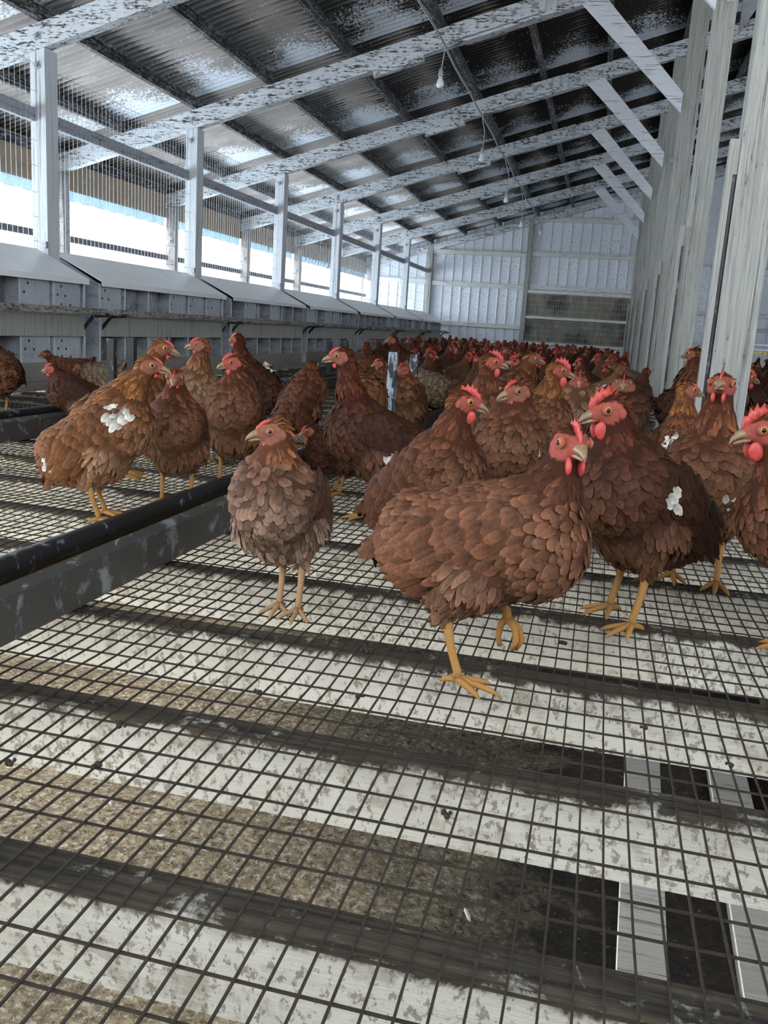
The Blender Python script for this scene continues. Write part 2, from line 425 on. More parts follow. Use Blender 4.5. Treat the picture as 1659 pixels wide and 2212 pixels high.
# ground under the slatted floor, humped litter
nx, ny = 150, 240
gx = np.linspace(-5.0, 8.8, nx); gy = np.linspace(-1.5, Y_END, ny)
rng = np.random.default_rng(5)
GX, GY = np.meshgrid(gx, gy, indexing='ij')
GZ = -.62 + .02*np.sin(GX*5.1+GY*2.2) + .015*np.sin(GY*7.3-GX*3) + rng.normal(0, .004, GX.shape)
GZ += .05*np.exp(-((GX+.9)/.5)**2)
V = np.stack([GX, GY, GZ], -1).reshape(-1, 3); I = np.arange(nx*ny).reshape(nx, ny)
Q = np.stack([I[:-1, :-1], I[1:, :-1], I[1:, 1:], I[:-1, 1:]], -1).reshape(-1, 4)
o = bpy.data.objects.new('floor', new_mesh('floor', V, Q, MAT['litter'], True)); COL.objects.link(o); o['kind'] = 'structure'

# ---------------------------------------------------------------- rafters, posts, braces
def bolt(name, x, y, z, parent, s=.028, ang=.4):
    mb = MB(); c = Vector((x, y, z))
    P = []
    for yy in (0, -.006):
        for k in range(4):
            a = ang + math.pi/4 + k*math.pi/2; P.append((x+math.cos(a)*s, y+yy, z+math.sin(a)*s))
    mb.add(P, [(0,1,2,3),(7,6,5,4),(0,4,5,1),(1,5,6,2),(2,6,7,3),(3,7,4,0)])
    mb.tube([(x, y-.006, z), (x, y-.022, z)], s*.42, 6)
    return build(name, mb, MAT['bolt'], parent)
ORD = ['nearest', 'second', 'third', 'fourth', 'fifth', 'sixth', 'seventh', 'eighth']
vis_r = {0: None}
for k, Y in enumerate(FR):
    n = k-2                                            # n = 0 : frame of the leftmost big post in view
    where = {0: 'nearest white rafter crossing the upper left corner', 1: 'second white rafter, above the nearest hanging bulb',
             2: 'third white rafter counting from the camera', 3: 'fourth white rafter counting from the camera',
             4: 'fifth white rafter counting from the camera', 5: 'white rafter closest to the ribbed end wall'}.get(n, 'white rafter overhead before the photo frame, rafter %s' % ORD[k])
    R = empty('rafter', (-3.5, Y, zr(-3.5)), where + ', paint flaking off', 'rafter')
    h = .150
    xa, xb = -5.15, -.40
    beam = MB().prism_y([(xa, zr(xa)), (-1.55, zr(-1.55)), (-.62, zr(-.62)), (-.62, zr(-.62)+h), (xa, zr(xa)+h)], Y-.005, Y+.075)
    build('rafter_timber', beam, wood_rafter, R)
    beam2 = MB().prism_y([(-1.30, zr(-1.3)+.004), (RIDGE, zr(RIDGE)+.004), (RIDGE, zr(RIDGE)+h), (-1.30, zr(-1.3)+h)], Y+.035, Y+.115)
    build('upper_rafter_timber', beam2, wood_rafter, R)
    spl = MB().prism_y([(-1.42, zr(-1.42)+.018), (-.70, zr(-.70)+.018), (-.70, zr(-.70)+h-.01), (-1.42, zr(-1.42)+h-.01)], Y-.045, Y-.004)
    sp = build('splice_plate', spl, wood_rafter, R)
    for bx in (-1.33, -1.08, -.93, -.78):
        bolt('bolt', bx, Y-.046, zr(bx)+h*.52, sp)
    cl = MB().prism_y([(-2.02, zr(-2.02)-.045), (-1.62, zr(-1.62)-.045), (-1.62, zr(-1.62)+.001), (-2.02, zr(-2.02)+.001)], Y+.0, Y+.055)
    build('cleat', cl, wood_rafter, R)
    bolt('bolt', -.52, Y+.034, zr(-.52)+h*.5, R); bolt('bolt', .32, Y+.034, zr(.32)+h*.5, R)
    bolt('bolt', -3.585, Y-.006, zr(-3.5)+.05, R)
    rr = MB().prism_y([(RIDGE, zr(RIDGE)), (8.8, zr(8.8)), (8.8, zr(8.8)+h), (RIDGE, zr(RIDGE)+h)], Y, Y+.08)
    build('far_slope_timber', rr, wood_rafter, R)
    # brace
    if n >= -1:
        bl = {0: 'white diagonal brace reaching the post at the top right edge', 1: 'nearest of the receding diagonal braces, longest in view',
              2: 'second receding diagonal brace behind the longest one', 3: 'third receding diagonal brace',
              4: 'fourth receding diagonal brace', 5: 'smallest diagonal brace, next to the end wall'}.get(n, 'diagonal brace beside the camera')
        b = MB().prism_y([(-.43, zr(-.43)), (.37, 2.20), (.37, 2.335), (-.27, zr(-.27)+.005)], Y-.0+.0, Y+.034)
        o = build('diagonal_brace', b, wood_brace); tag(o, bl, 'brace')
    # left post
    if k >= 1:
        pl = {0: 'thickest white square post at the far left of the photo', 1: 'second white post from the left, between the first two whole nest boxes',
              2: 'third white post from the left along the nest boxes', 3: 'fourth white post from the left along the nest boxes',
              4: 'fifth white post from the left along the nest boxes', 5: 'sixth white post, last before the end wall corner'}.get(n, 'white post before the photo frame')
        pb = MB().prism_y([(-3.642, -.62), (-3.537, -.62), (-3.537, zr(-3.537)-.001), (-3.642, zr(-3.642)-.001)], Y-.0, Y+.13)
        R2 = empty('support_post', (-3.55, Y+.065, -.62), pl, 'post')
        build('post_timber', pb, wood_post_left, R2)
        bolt('bolt', -3.59, Y-.001, zr(-3.59)-.09, R2)
        bx = MB().box(-3.56, -3.53, Y-.03, Y-.001, .86, .90); build('nest_hook', bx, MAT['bolt'], R2)
    # outer wall post
    ob = MB().box(-4.93, -4.83, Y+.0, Y+.10, -.62, zr(-4.88)-.001)
    if n == 0 or k >= 2:
        ol = {0: 'peeling outer wall post behind the thickest left post', 1: 'peeling outer wall post just left of the second left post'}.get(n, 'peeling outer wall post %s from the camera, seen through the wire' % ORD[min(7, n+1)])
        R3 = empty('window_post', (-4.88, Y+.05, -.62), ol, 'post'); build('post_timber', ob, wood_old, R3)
        bolt('bolt', -4.88, Y-.001, 1.30, R3, .035, 0)
# right-hand partition posts
RP = {-1: ('grey wooden post with deep grain, nearest at the right edge', .345, .466), 0: ('second partition post from the right edge, next to the dark gusset', .365, .478)}
for k, Y in enumerate(FR):
    n = k-2
    if n < -1: continue
    lab, x0, x1 = RP.get(n, ('partition post %s from the right edge, in the tight row of receding posts' % ORD[n+1], .365, .495))
    P = empty('partition_post', ((x0+x1)/2, Y+.04, -.62), lab, 'post')
    mb = MB().box(x0, x1, Y-.0+.036 if n >= 0 else Y, Y+.10, -.62, zr(.4)-.002)
    build('post_timber', mb, wood_post, P)
    bt = MB().box(x0-.032, x0-.013, Y+.005, Y+.045, -.02, 1.135); bt.box(x0-.013, x0-.001, Y+.005, Y+.030, 1.03, 1.135)
    build('batten', bt, wood_post, P)
    ch = MB().box(x0-.011, x0-.003, Y+.01, Y+.05, -.02, 1.03); build('gap_shade_strip', ch, MAT['iron'], P)  # dark strip standing in for the shaded gap between batten and post
    if n >= 0: bolt('bolt', x0+.075, Y+.035, 2.26, P, .026, 0)
# end-wall studs and girts
for (x, w, z0, lab) in ((-3.60, .11, -.6, 'corner post against the ribbed end wall, beside the last nest box'), (-1.62, .09, -.6, 'middle post on the ribbed end wall, left edge of the mesh panel'), (.47, .09, -.6, 'end wall post at the right edge of the mesh panel'), (3.2, .09, -.6, 'end wall post in the other aisle')):
    o = build('wall_post', MB().box(x-w/2, x+w/2, Y_END-.13, Y_END-.03, z0, zr(x)+.14), wood_post); tag(o, lab, 'post')
gi = [(-3.54, -1.67, 2.02, 'upper girt left of the middle wall post'), (-3.54, -1.67, 1.40, 'middle girt left of the middle wall post'), (-3.54, -1.67, .62, 'lowest girt, just above the end of the nest boxes'),
      (-1.57, .42, 2.05, 'second girt right of the middle wall post'), (-1.57, .42, 2.71, 'top girt right of the middle wall post'), (-1.57, .42, 1.42, 'girt directly above the dark mesh panel'),
      (-4.9, -3.66, 1.42, 'girt in the narrow bay behind the nest boxes'), (.52, 8.7, 2.0, 'long girt in the other aisle'), (.52, 8.7, 1.1, 'lower long girt in the other aisle')]
for x0, x1, z, lab in gi:
    o = build('wall_girt', MB().box(x0, x1, Y_END-.09, Y_END-.025, z, z+.085), wood_girt); tag(o, lab, 'girt')
# rafter on the end wall
o = build('gable_plate', MB().prism_y([(-5.1, zr(-5.1)+.02), (RIDGE, zr(RIDGE)+.02), (RIDGE, zr(RIDGE)+.14), (-5.1, zr(-5.1)+.14)], Y_END-.12, Y_END-.04), wood_rafter)
tag(o, 'white timber running up the slope of the end wall under the roof', 'rafter')
# purlins
PX = [-4.95, -4.25, -3.56, -2.90, -2.22, -1.50, -.86, -.24, .45, 1.2, 1.9]
pl = {-4.25: 'sooty purlin over the side passage behind the wire', -3.56: 'sooty purlin above the row of left posts', -2.90: 'sooty roof purlin, first uphill from the left posts', -2.22: 'sooty roof purlin, second uphill from the left posts',
      -1.50: 'dark purlin with the lamp cable running below it', -.86: 'speckled roof purlin, first uphill from the lamp cable', -.24: 'speckled roof purlin, second uphill from the lamp cable'}
for x in PX:
    lab = pl.get(x, 'roof purlin above the outer window' if x < -4.5 else 'roof purlin over the partition posts' if x < .6 else 'roof purlin beyond the partition, %s side' % ('lower' if x < 1.5 else 'upper'))
    o = build('roof_purlin', MB().prism_y([(x-.022, zr(x)+.152), (x+.022, zr(x)+.152), (x+.022, zr(x)+.232), (x-.022, zr(x)+.232)], -.4, Y_END-.13), wood_purlin); tag(o, lab, 'purlin')

# ---------------------------------------------------------------- left wire screens and rails
for k in range(1, 8):
    y0 = FR[k]+.131; y1 = FR[k+1]-.001 if k < 7 else Y_END-.14
    if k == 7: y1 = Y_END-.135
    which = {1: 'before the thickest post', 2: 'between the first two posts', 3: 'between second and third posts', 4: 'between third and fourth posts', 5: 'between fourth and fifth posts', 6: 'between fifth and sixth posts', 7: 'next to the end wall'}[k]
    S = empty('wire_screen', (-3.55, (y0+y1)/2, .87), 'welded wire screen of the left side, ' + which, 'wire screen')
    mb = MB(); rnd = random.Random(k)
    y = y0+.01
    while y < y1:
        mb.tube([(-3.600, y, .80), (-3.600+rnd.uniform(-.003, .003), y+rnd.uniform(-.004, .004), 1.4), (-3.600, y, 1.97)], 0.0018, 3, False); y += .0508
    build('upright_wires', mb, MAT['screen'], S)
    mb = MB()
    for z in (.90, 1.05, 1.2, 1.36, 1.51, 1.66, 1.80, 1.96): mb.tube([(-3.602, y0, z), (-3.602, y1, z)], 0.0018, 3, False)
    build('cross_wires', mb, MAT['screen'], S)
    o = build('screen_rail', MB().box(-3.650, -3.610, y0-.0, y1, 1.625, 1.705), wood_rail)
    tag(o, 'horizontal white rail ' + which + ' on the left', 'rail')
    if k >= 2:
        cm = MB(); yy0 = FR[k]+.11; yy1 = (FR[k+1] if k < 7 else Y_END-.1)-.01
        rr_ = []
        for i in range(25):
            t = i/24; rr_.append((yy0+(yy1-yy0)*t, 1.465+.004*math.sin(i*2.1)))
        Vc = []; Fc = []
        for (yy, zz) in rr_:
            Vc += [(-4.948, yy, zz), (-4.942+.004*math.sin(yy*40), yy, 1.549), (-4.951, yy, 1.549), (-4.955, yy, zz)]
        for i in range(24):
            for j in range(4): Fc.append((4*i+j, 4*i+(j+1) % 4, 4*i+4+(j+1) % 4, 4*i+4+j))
        cm.add(Vc, Fc); o = build('blue_window_strip', cm, MAT['blue_band']); tag(o, 'pale blue translucent strip at the window head, ' + which, 'blue_band')  # pale blue translucent strip below the plywood head
# hexagonal poultry netting outside the passage
for k in range(2, 8):
    mb = MB(); y0 = FR[k]+.105; y1 = (FR[k+1] if k < 7 else Y_END-.12)-.005; s = .032
    i = 0; y = y0
    while y < y1:
        pts = []; z = 1.02
        j = 0
        while z < 1.56:
            pts.append((-4.91, min(y1, y + (s*.5 if (j % 2) else 0)), z)); z += s*.7; j += 1
        mb.tube(pts, .0008, 3, False)
        pts = [(p[0], max(y0, 2*y-p[1]), p[2]) for p in pts]; mb.tube(pts, .0008, 3, False)
        y += s
    o = build('poultry_netting', mb, MAT['screen']); tag(o, 'fine poultry netting over the open window, bay %s from the camera' % ORD[k-2], 'netting')

# ---------------------------------------------------------------- nest boxes
XN = -3.25
def nest(k):
    y0 = 5.30+2.13*k; y1 = y0+1.96; ny_ = 6; w = (y1-y0)/ny_
    lab = {-1: 'nest box at the left edge, five vent holes in its end cell', 0: 'largest nest box in full view, right of the thickest post',
           1: 'nest box third from the left edge', 2: 'nest box fourth from the left edge', 3: 'nest box fifth from the left edge', 4: 'nest box sixth from the left edge, second to last', 5: 'last nest box against the ribbed end wall'}[k]
    N = empty('nest_box', ((XN-3.6)/2, (y0+y1)/2, 0), lab + ', pale sloping roof', 'nest box')
    xb = -3.60
    if k == 5: y1 = 17.92
    # roof with turned down lip
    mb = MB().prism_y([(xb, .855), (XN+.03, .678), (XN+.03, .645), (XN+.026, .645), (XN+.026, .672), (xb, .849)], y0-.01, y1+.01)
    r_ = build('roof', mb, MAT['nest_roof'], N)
    for yy in (y0, y1-.004): build('end_panel', MB().prism_y([(xb, .0), (XN, .0), (XN, .66), (xb, .845)], yy, yy+.004), MAT['nest'], N)
    mb = MB().box(xb, xb+.01, y0+.004, y1-.004, .0, .843); build('back_panel', mb, MAT['nest_in'], N)
    mb = MB().box(xb+.01, XN-.002, y0+.004, y1-.004, .455, .46).box(xb+.01, XN-.002, y0+.004, y1-.004, .14, .145); build('nest_floors', mb, MAT['nest_in'], N)
    rnd = random.Random(10+k)
    for i in range(1, ny_):
        yy = y0+i*w
        mb = MB().box(xb+.012, XN-.004, yy-.002, yy+.002, .146, .454).box(xb+.012, XN-.004, yy-.002, yy+.002, .461, .66)
        dv = build('divider', mb, MAT['nest'], N)
        build('divider_edge', MB().box(XN-.002, XN+.003, yy-.0055, yy+.0055, .165, .655), MAT['nest_edge'], dv)
    for yy in (y0-.001, y1-.013): build('front_edge', MB().box(XN, XN+.004, yy, yy+.014, .16, .66), MAT['nest_edge'], N)
    # inner baffles in some cells, pierced by vent holes
    cells = [(i, lv) for i in range(ny_) for lv in (0, 1)]
    for (i, lv) in cells:
        bright = (k == -1 and i >= 4) or rnd.random() < .35
        zc0, zc1 = ((.462, .668) if lv else (.147, .335))
        yy = y0+i*w
        dep = .02 if bright else rnd.uniform(.05, .16)
        if True:
            mb = MB(); mb.box(XN-dep-.003, XN-dep, yy+.014, yy+w-.014, zc0, zc1)
            pnl = build('cell_back', mb, MAT['nest_bright'] if bright else MAT[rnd.choice(('nest_in', 'nest', 'nest_dark'))], N)
            hs = [(.30, .8), (.18, .52), (.45, .5), (.3, .22), (.62, .2)] if bright else [(.35, .3), (.6, .3)]
            mb = MB()
            for hy, hz in hs[:5 if (k == -1 and i == 5) else rnd.choice((2, 3))]:
                c = (XN-dep+.0005, yy+.014+hy*(w-.03), zc0+.01+hz*(zc1-zc0-.02))
                mb.tube([c, (c[0]+.001, c[1], c[2])], .0085, 10)
            build('vent_holes', mb, MAT['iron'] if bright else MAT['nest_bright'], pnl)
    mb = MB().box(XN-.003, XN+.012, y0+.015, y1-.015, .320, .462); build('middle_board', mb, MAT['nest_board'], N)
    mb = MB().box(XN-.003, XN+.004, y0+.002, y1-.002, .0, .165); build('base_board', mb, MAT['curb'], N)
    # perch brackets
    for yy in (y0+.02, y1-.02):
        mb = MB().bar((XN+.004, yy, .37), (XN+.075, yy, .452), .022, .006, (0, 1, 0)).bar((XN+.075, yy, .452), (XN+.19, yy, .463), .022, .006, (0, 1, 0))
        build('perch_bracket', mb, MAT['iron'], N)
    return y0, y1
for k in range(-1, 6):
    y0, y1 = nest(k)
    mb = MB().prism_y([(XN+.12, .462), (XN+.16, .462), (XN+.16, .495), (XN+.15, .502), (XN+.125, .50), (XN+.12, .49)], y0-.02, y1+.02)
    o = build('perch_rail', mb, MAT['perch']); tag(o, 'worn wooden perch rail in front of the %s nest box from the left edge' % ORD[k+1].replace('nearest', 'first'), 'perch')
mb = MB().box(XN+.01, XN+.05, 3.0, Y_END-.1, .004, .055); o = build('floor_curb', mb, MAT['curb']); tag(o, 'long wooden curb along the foot of the nest boxes', 'board')
for yy in (5.6, 7.9, 10.2, 12.6):
    o = build('curb_board', MB().box(XN+.052, XN+.085, yy, yy+.55, .006, .075), MAT['curb']); tag(o, 'short loose board leaning on the curb by the nest boxes, %.0f paces away' % yy, 'board')

# ---------------------------------------------------------------- slatted floor: beams + mesh
beams = []
y = .614-.32*1; i = 0
while y < Y_END-.1:
    o = build('floor_beam', MB().box(-3.24, .62, y, y+.042, -.100, -.004), MAT['beam'])
    near = i
    if i == 0: lab = 'whitewashed floor beam under the mesh, just below the photo frame'
    elif i <= 8: lab = 'whitewashed floor beam with a dirt-caked top, %s from the camera' % ORD[i-1]
    elif i <= 20: lab = 'whitewashed floor beam under the mesh in the middle distance'
    else: lab = 'whitewashed floor beam under the far flock of hens'
    tag(o, lab, 'beam', None if i <= 8 else ('middle distance floor beams' if i <= 20 else 'far floor beams'))
    y += .32; i += 1
mb = MB()
for xx in (-2.2, -.45):
    o = build('floor_joist', MB().box(xx-.02, xx+.02, .3, Y_END-.1, -.32, -.137), MAT['beam'])
    tag(o, 'long joist below the floor beams, %s' % ('under the left feeder' if xx < -1 else 'under the middle of the aisle'), 'beam')
    bpy.data.objects.remove(o) if xx > -1 else None
for (x0, x1_, yy0, yy1, lab) in ((.15, .235, 1.15, 2.6, 'white plank lying on the wet ground under the mesh, left one'), (.36, .45, 1.2, 2.7, 'white plank lying on the wet ground under the mesh, right one')):
    mb = MB().add([(x0-.02, yy0, -.585), (x1_-.02, yy0, -.585), (x1_+.04, yy1, -.585), (x0+.04, yy1, -.585), (x0-.02, yy0, -.555), (x1_-.02, yy0, -.555), (x1_+.04, yy1, -.555), (x0+.04, yy1, -.555)],
                  [(0,3,2,1),(4,5,6,7),(0,1,5,4),(1,2,6,5),(2,3,7,6),(3,0,4,7)])
    o = build('ground_plank', mb, wood_girt); tag(o, lab, 'plank')
struct('wall_underfloor', MB().box(.62, .68, .2, Y_END-.1, -.66, -.02), MAT['underwall'])

def mesh_floor(x0, x1, y0, y1, seed, dx=.0254, dy=.0508, rad=.00155):
    """welded wire: one tube per wire, sagging between the beams"""
    rs = np.random.default_rng(seed)
    def sag(x, yv):
        f = ((yv-.614-.02) % .32)/.32
        amp = .0035 + .004*(np.sin(x*1.7+1)**2)*np.clip((-x-.9)/1.0, 0, 1)*1.6
        return -amp*np.sin(np.pi*f)**2
    Vs = []; Fs = []; base = 0
    ang = np.array([0, 1, 2, 3])*np.pi/2+np.pi/4
    def addwire(P, axis, r):
        nonlocal base
        n = len(P)
        ring = np.zeros((n, 4, 3))
        ring[:] = P[:, None, :]
        if axis == 'y': ring[:, :, 0] += np.cos(ang)*r; ring[:, :, 2] += np.sin(ang)*r
        else: ring[:, :, 1] += np.cos(ang)*r; ring[:, :, 2] += np.sin(ang)*r
        Vs.append(ring.reshape(-1, 3))
        a = (np.arange(n-1)*4)[:, None]; k = np.arange(4)[None]; k2 = (k+1) % 4
        Fs.append((np.stack([a+k, a+k2, a+4+k2, a+4+k], -1) + base).reshape(-1, 4)); base += n*4
    for x in np.arange(x0, x1, dx):
        e = min(y1, 9.0); yv = np.concatenate([np.arange(y0, e, .08), np.arange(e, y1+.01, .32)])
        xx = x + .0012*np.sin(yv*2.3+x*40) + rs.normal(0, .0002, len(yv))
        addwire(np.stack([xx, yv, sag(x, yv)], 1), 'y', rad)
    for yy in np.arange(y0, y1, dy):
        xv = np.arange(x0, x1+.01, .15 if yy < 6 else .4)
        P = np.stack([xv, yy + .0015*np.sin(xv*3+yy*9), sag(xv, np.full_like(xv, yy)) - .0019], 1)
        addwire(P, 'x', rad)
    V = np.concatenate(Vs); F = np.concatenate(Fs)
    return V, F
V, F = mesh_floor(-3.22, .60, .30, Y_END-.15, 3)
o = bpy.data.objects.new('floor_mesh', new_mesh('floor_mesh', V, F, MAT['wire'])); COL.objects.link(o)
tag(o, 'dark welded wire mesh that the hens stand on, covering the whole aisle', 'wire mesh')
# the other aisle: simple slatted floor of the same mesh
V, F = mesh_floor(.72, 5.5, 2.2, Y_END-.15, 4, .05, .1016)
o = bpy.data.objects.new('floor_mesh', new_mesh('floor_mesh', V, F, MAT['wire'])); COL.objects.link(o)
tag(o, 'welded wire floor mesh in the other aisle beyond the partition posts', 'wire mesh')
yb = 2.25
while yb < Y_END-.3:
    o = build('floor_beam', MB().box(.70, 5.5, yb, yb+.06, -.135, -.004), MAT['beam']); tag(o, 'floor beam in the other aisle behind the partition', 'beam', 'floor beams of the other aisle'); yb += .64

# ---------------------------------------------------------------- feeders
def feeder(xr, xl, y0, y1, lab, ups):
    """xr: x of face towards the camera side, at floor; xl far rim"""
    T = empty('feed_trough', ((xr+xl)/2, (y0+y1)/2, 0), lab, 'feeder')
    mb = MB().prism_y([(xr, .006), (xr+.004, .006), (xr+.004, .078), (xr-.012, .090), (xr-.016, .088), (xr-.002, .076)], y0, y1)
    mb.prism_y([(xr-.001, .006), (xr-.001, .012), (xl+.03, .012), (xl+.03, .006)], y0, y1)
    mb.prism_y([(xl+.03, .006), (xl+.034, .006), (xl+.014, .095), (xl+.010, .095)], y0, y1)
    build('channel', mb, MAT['trough'], T)
    build('feed', MB().prism_y([(xr-.004, .02), (xr-.004, .075), (xr-.03, .07), (xl+.03, .07), (xl+.026, .02)], y0+.02, y1-.02), MAT['feed'], T)
    n = 26; pts = [(xl+.024+.0015*math.sin(i*1.1), y0+(y1-y0)*i/n, .088+.001*math.sin(i*2.3)) for i in range(n+1)]
    build('black_rim', MB().tube(pts, .022, 12), MAT['iron'], T, True)
    for i in range(int((y1-y0)/1.5)):
        yy = y0+.4+i*1.5; build('strap', MB().box(xl+.012, xr-.004, yy, yy+.012, .086, .092), MAT['iron'], T)
    return T
feeder(-.812, -.905, .35, 17.4, 'long grey feed trough with a thick black rim, left of the nearest hens', None)
feeder(-2.055, -2.150, .6, 17.4, 'second feed trough, further left between the hens and the nest boxes', None)
for (x, yy, h, lab, bri) in ((-.845, 3.60, .40, 'white-splattered iron upright on the near trough, left of the pair', 1), (-.845, 4.03, .385, 'white-splattered iron upright on the near trough, right of the pair', 1),
                        (-2.19, 3.66, .37, 'black iron upright against the nest boxes, left of the pair', 0), (-2.19, 3.84, .375, 'black iron upright against the nest boxes, right of the pair', 0),
                        (-2.19, 7.02, .36, 'far iron upright left of the dark hen, in front of the perch', 0), (-2.19, 7.5, .36, 'far iron upright right of the dark hen, in front of the perch', 0)):
    U = MB().box(x-.018, x+.018, yy, yy+.004, .004, h).box(x+.014, x+.018, yy+.004, yy+.03, .004, h)
    o = build('feeder_upright', U, MAT['upright'] if bri else MAT['iron']); tag(o, lab, 'upright')

# ---------------------------------------------------------------- lamp cable and bulbs
pts = []
for i in range(60):
    yy = 2.5+i*(Y_END-.3-2.5)/59
    v = ((yy-5.17) % 2.13)/2.13
    pts.append((-1.43+.01*math.sin(i*.9), yy, zr(-1.43)-.012-.035*math.sin(math.pi*v)))
o = build('lamp_cable', MB().tube(pts, .010, 6), MAT['cable'], None, True); tag(o, 'grey electric cable strung under the rafters with bulbs hanging from it', 'cable')
bl = ['largest hanging light bulb, nearest the camera', 'second hanging light bulb from the camera', 'third hanging light bulb from the camera', 'smallest hanging light bulb, by the end wall']
for i, (yy, zb) in enumerate(((7.2, 2.37), (9.35, 2.225), (11.45, 2.13), (13.6, 2.09), (17.3, 2.4))):
    x = -1.45+.05*(i > 0)+(.03 if i > 1 else 0)
    B = empty('hanging_bulb', (x, yy, zb), (bl+['hanging bulb in front of the end wall ridge timber'])[min(i, 4)], 'light bulb')
    zt = zr(-1.43)-.03
    build('cord', MB().tube([(x, yy, zb+.10), (x+.01, yy, (zb+zt)/2+.04), (-1.43, yy, zt)], .005, 5), MAT['cable'], B)
    build('socket', MB().tube([(x, yy, zb+.05), (x, yy, zb+.065), (x, yy, zb+.11)], [.016, .021, .014], 10), MAT['socket'], B, True)
    build('bulb', MB().tube([(x, yy, zb+.055), (x, yy, zb+.035), (x, yy, zb+.01), (x, yy, zb-.012), (x, yy, zb-.026), (x, yy, zb-.031)], [.013, .018, .029, .031, .019, .003], 16), MAT['bulb'], B, True)
B = empty('hanging_bulb', (-3.9, 12.9, 1.5), 'bulb hanging in the side passage seen through the wire', 'light bulb')
build('cord', MB().tube([(-3.9, 12.9, 1.6), (-3.9, 12.9, 2.19)], .006, 5), MAT['cable'], B)
build('bulb', MB().tube([(-3.9, 12.9, 1.6), (-3.9, 12.9, 1.57), (-3.9, 12.9, 1.52), (-3.9, 12.9, 1.49)], [.018, .02, .036, .008], 12), MAT['bulb'], B, True)

# ---------------------------------------------------------------- mesh panel on the end wall
PN = empty('mesh_panel', (-.56, Y_END-.1, .38), 'dark stained panel covered with wire mesh low on the end wall', 'panel')
mb = MB().box(-1.56, .42, Y_END-.07, Y_END-.03, .40, 1.36); build('stained_board', mb, MAT['panel'], PN)
mb = MB()
for j in range(40): xx = -1.55+j*.0505; mb.box(xx-.0014, xx+.0014, Y_END-.105, Y_END-.102, .40, 1.36)
for j in range(10): zz = .42+j*.1; mb.box(-1.56, .42, Y_END-.104, Y_END-.100, zz-.0018, zz+.0018)
build('panel_wires', mb, MAT['screen'], PN)
mb = MB().box(-1.57, .43, Y_END-.13, Y_END-.10, .35, .40).box(-1.57, .43, Y_END-.13, Y_END-.10, .85, .90).box(-1.57, .43, Y_END-.13, Y_END-.10, 1.34, 1.40)
build('panel_frame', mb, wood_girt, PN)
# gusset and drinker lines of the other aisle
o = build('gusset_plate', MB().prism_y([(.505, 2.55), (.505, 2.1), (.62, 2.30), (.95, 2.75), (.95, 3.3), (.505, 3.2)], 5.24, 5.26), simple('dark_gusset', (.16, .17, .19), .7)); tag(o, 'dark gusset plate behind the second partition post at the top right', 'plate')
for (x, z, lab) in ((1.25, .545, 'lower'), (2.6, .86, 'upper')):
    D = empty('drinker_line', (x, 9, z-.05), '%s white drinker pipe with yellow nipples in the other aisle' % lab, 'drinker line')
    build('support_pipe', MB().tube([(x, 2.6, z), (x, 17.5, z)], .014, 8), MAT['pipe'], D, True)
    build('water_pipe', MB().tube([(x, 2.6, z-.04), (x, 17.5, z-.04)], .012, 8), MAT['pipe'], D, True)
    for j in range(40):
        yy = 3.6+j*.22
        mb = MB().tube([(x, yy, z-.05), (x, yy, z-.066), (x, yy, z-.072), (x, yy, z-.085)], [.012, .012, .006, .005], 8); mb.box(x-.015, x+.015, yy-.007, yy+.007, z-.055, z-.05)
        build('nipple', mb, MAT['nipple'], D)
# ================================================================== hens
def v3(*a): return np.array(a, float)
def smin(a, b, k):
    h = np.clip(.5+.5*(b-a)/k, 0, 1); return b*(1-h)+a*h - k*h*(1-h)
def d_cone(P, a, b, ra, rb, ys=1.0):
    """round cone; ys widens (>1) or flattens (<1) the lateral radius"""
    Q = P.copy(); mid = a[1]; Q[:, 1] = mid + (Q[:, 1]-mid)/ys
    a2 = a.copy(); b2 = b.copy(); b2[1] = mid+(b[1]-mid)/ys
    ab = b2-a2; t = np.clip(((Q-a2)@ab)/(ab@ab+1e-12), 0, 1)
    return (np.linalg.norm(Q-(a2+t[:, None]*ab), axis=1) - (ra+(rb-ra)*t))*min(1, ys)
def d_ell(P, c, R, axes=None):
    Q = P-c
    if axes is not None: Q = Q@axes.T
    k0 = np.linalg.norm(Q/R, axis=1); k1 = np.linalg.norm(Q/(R*R), axis=1)
    return k0*(k0-1)/np.maximum(k1, 1e-9)
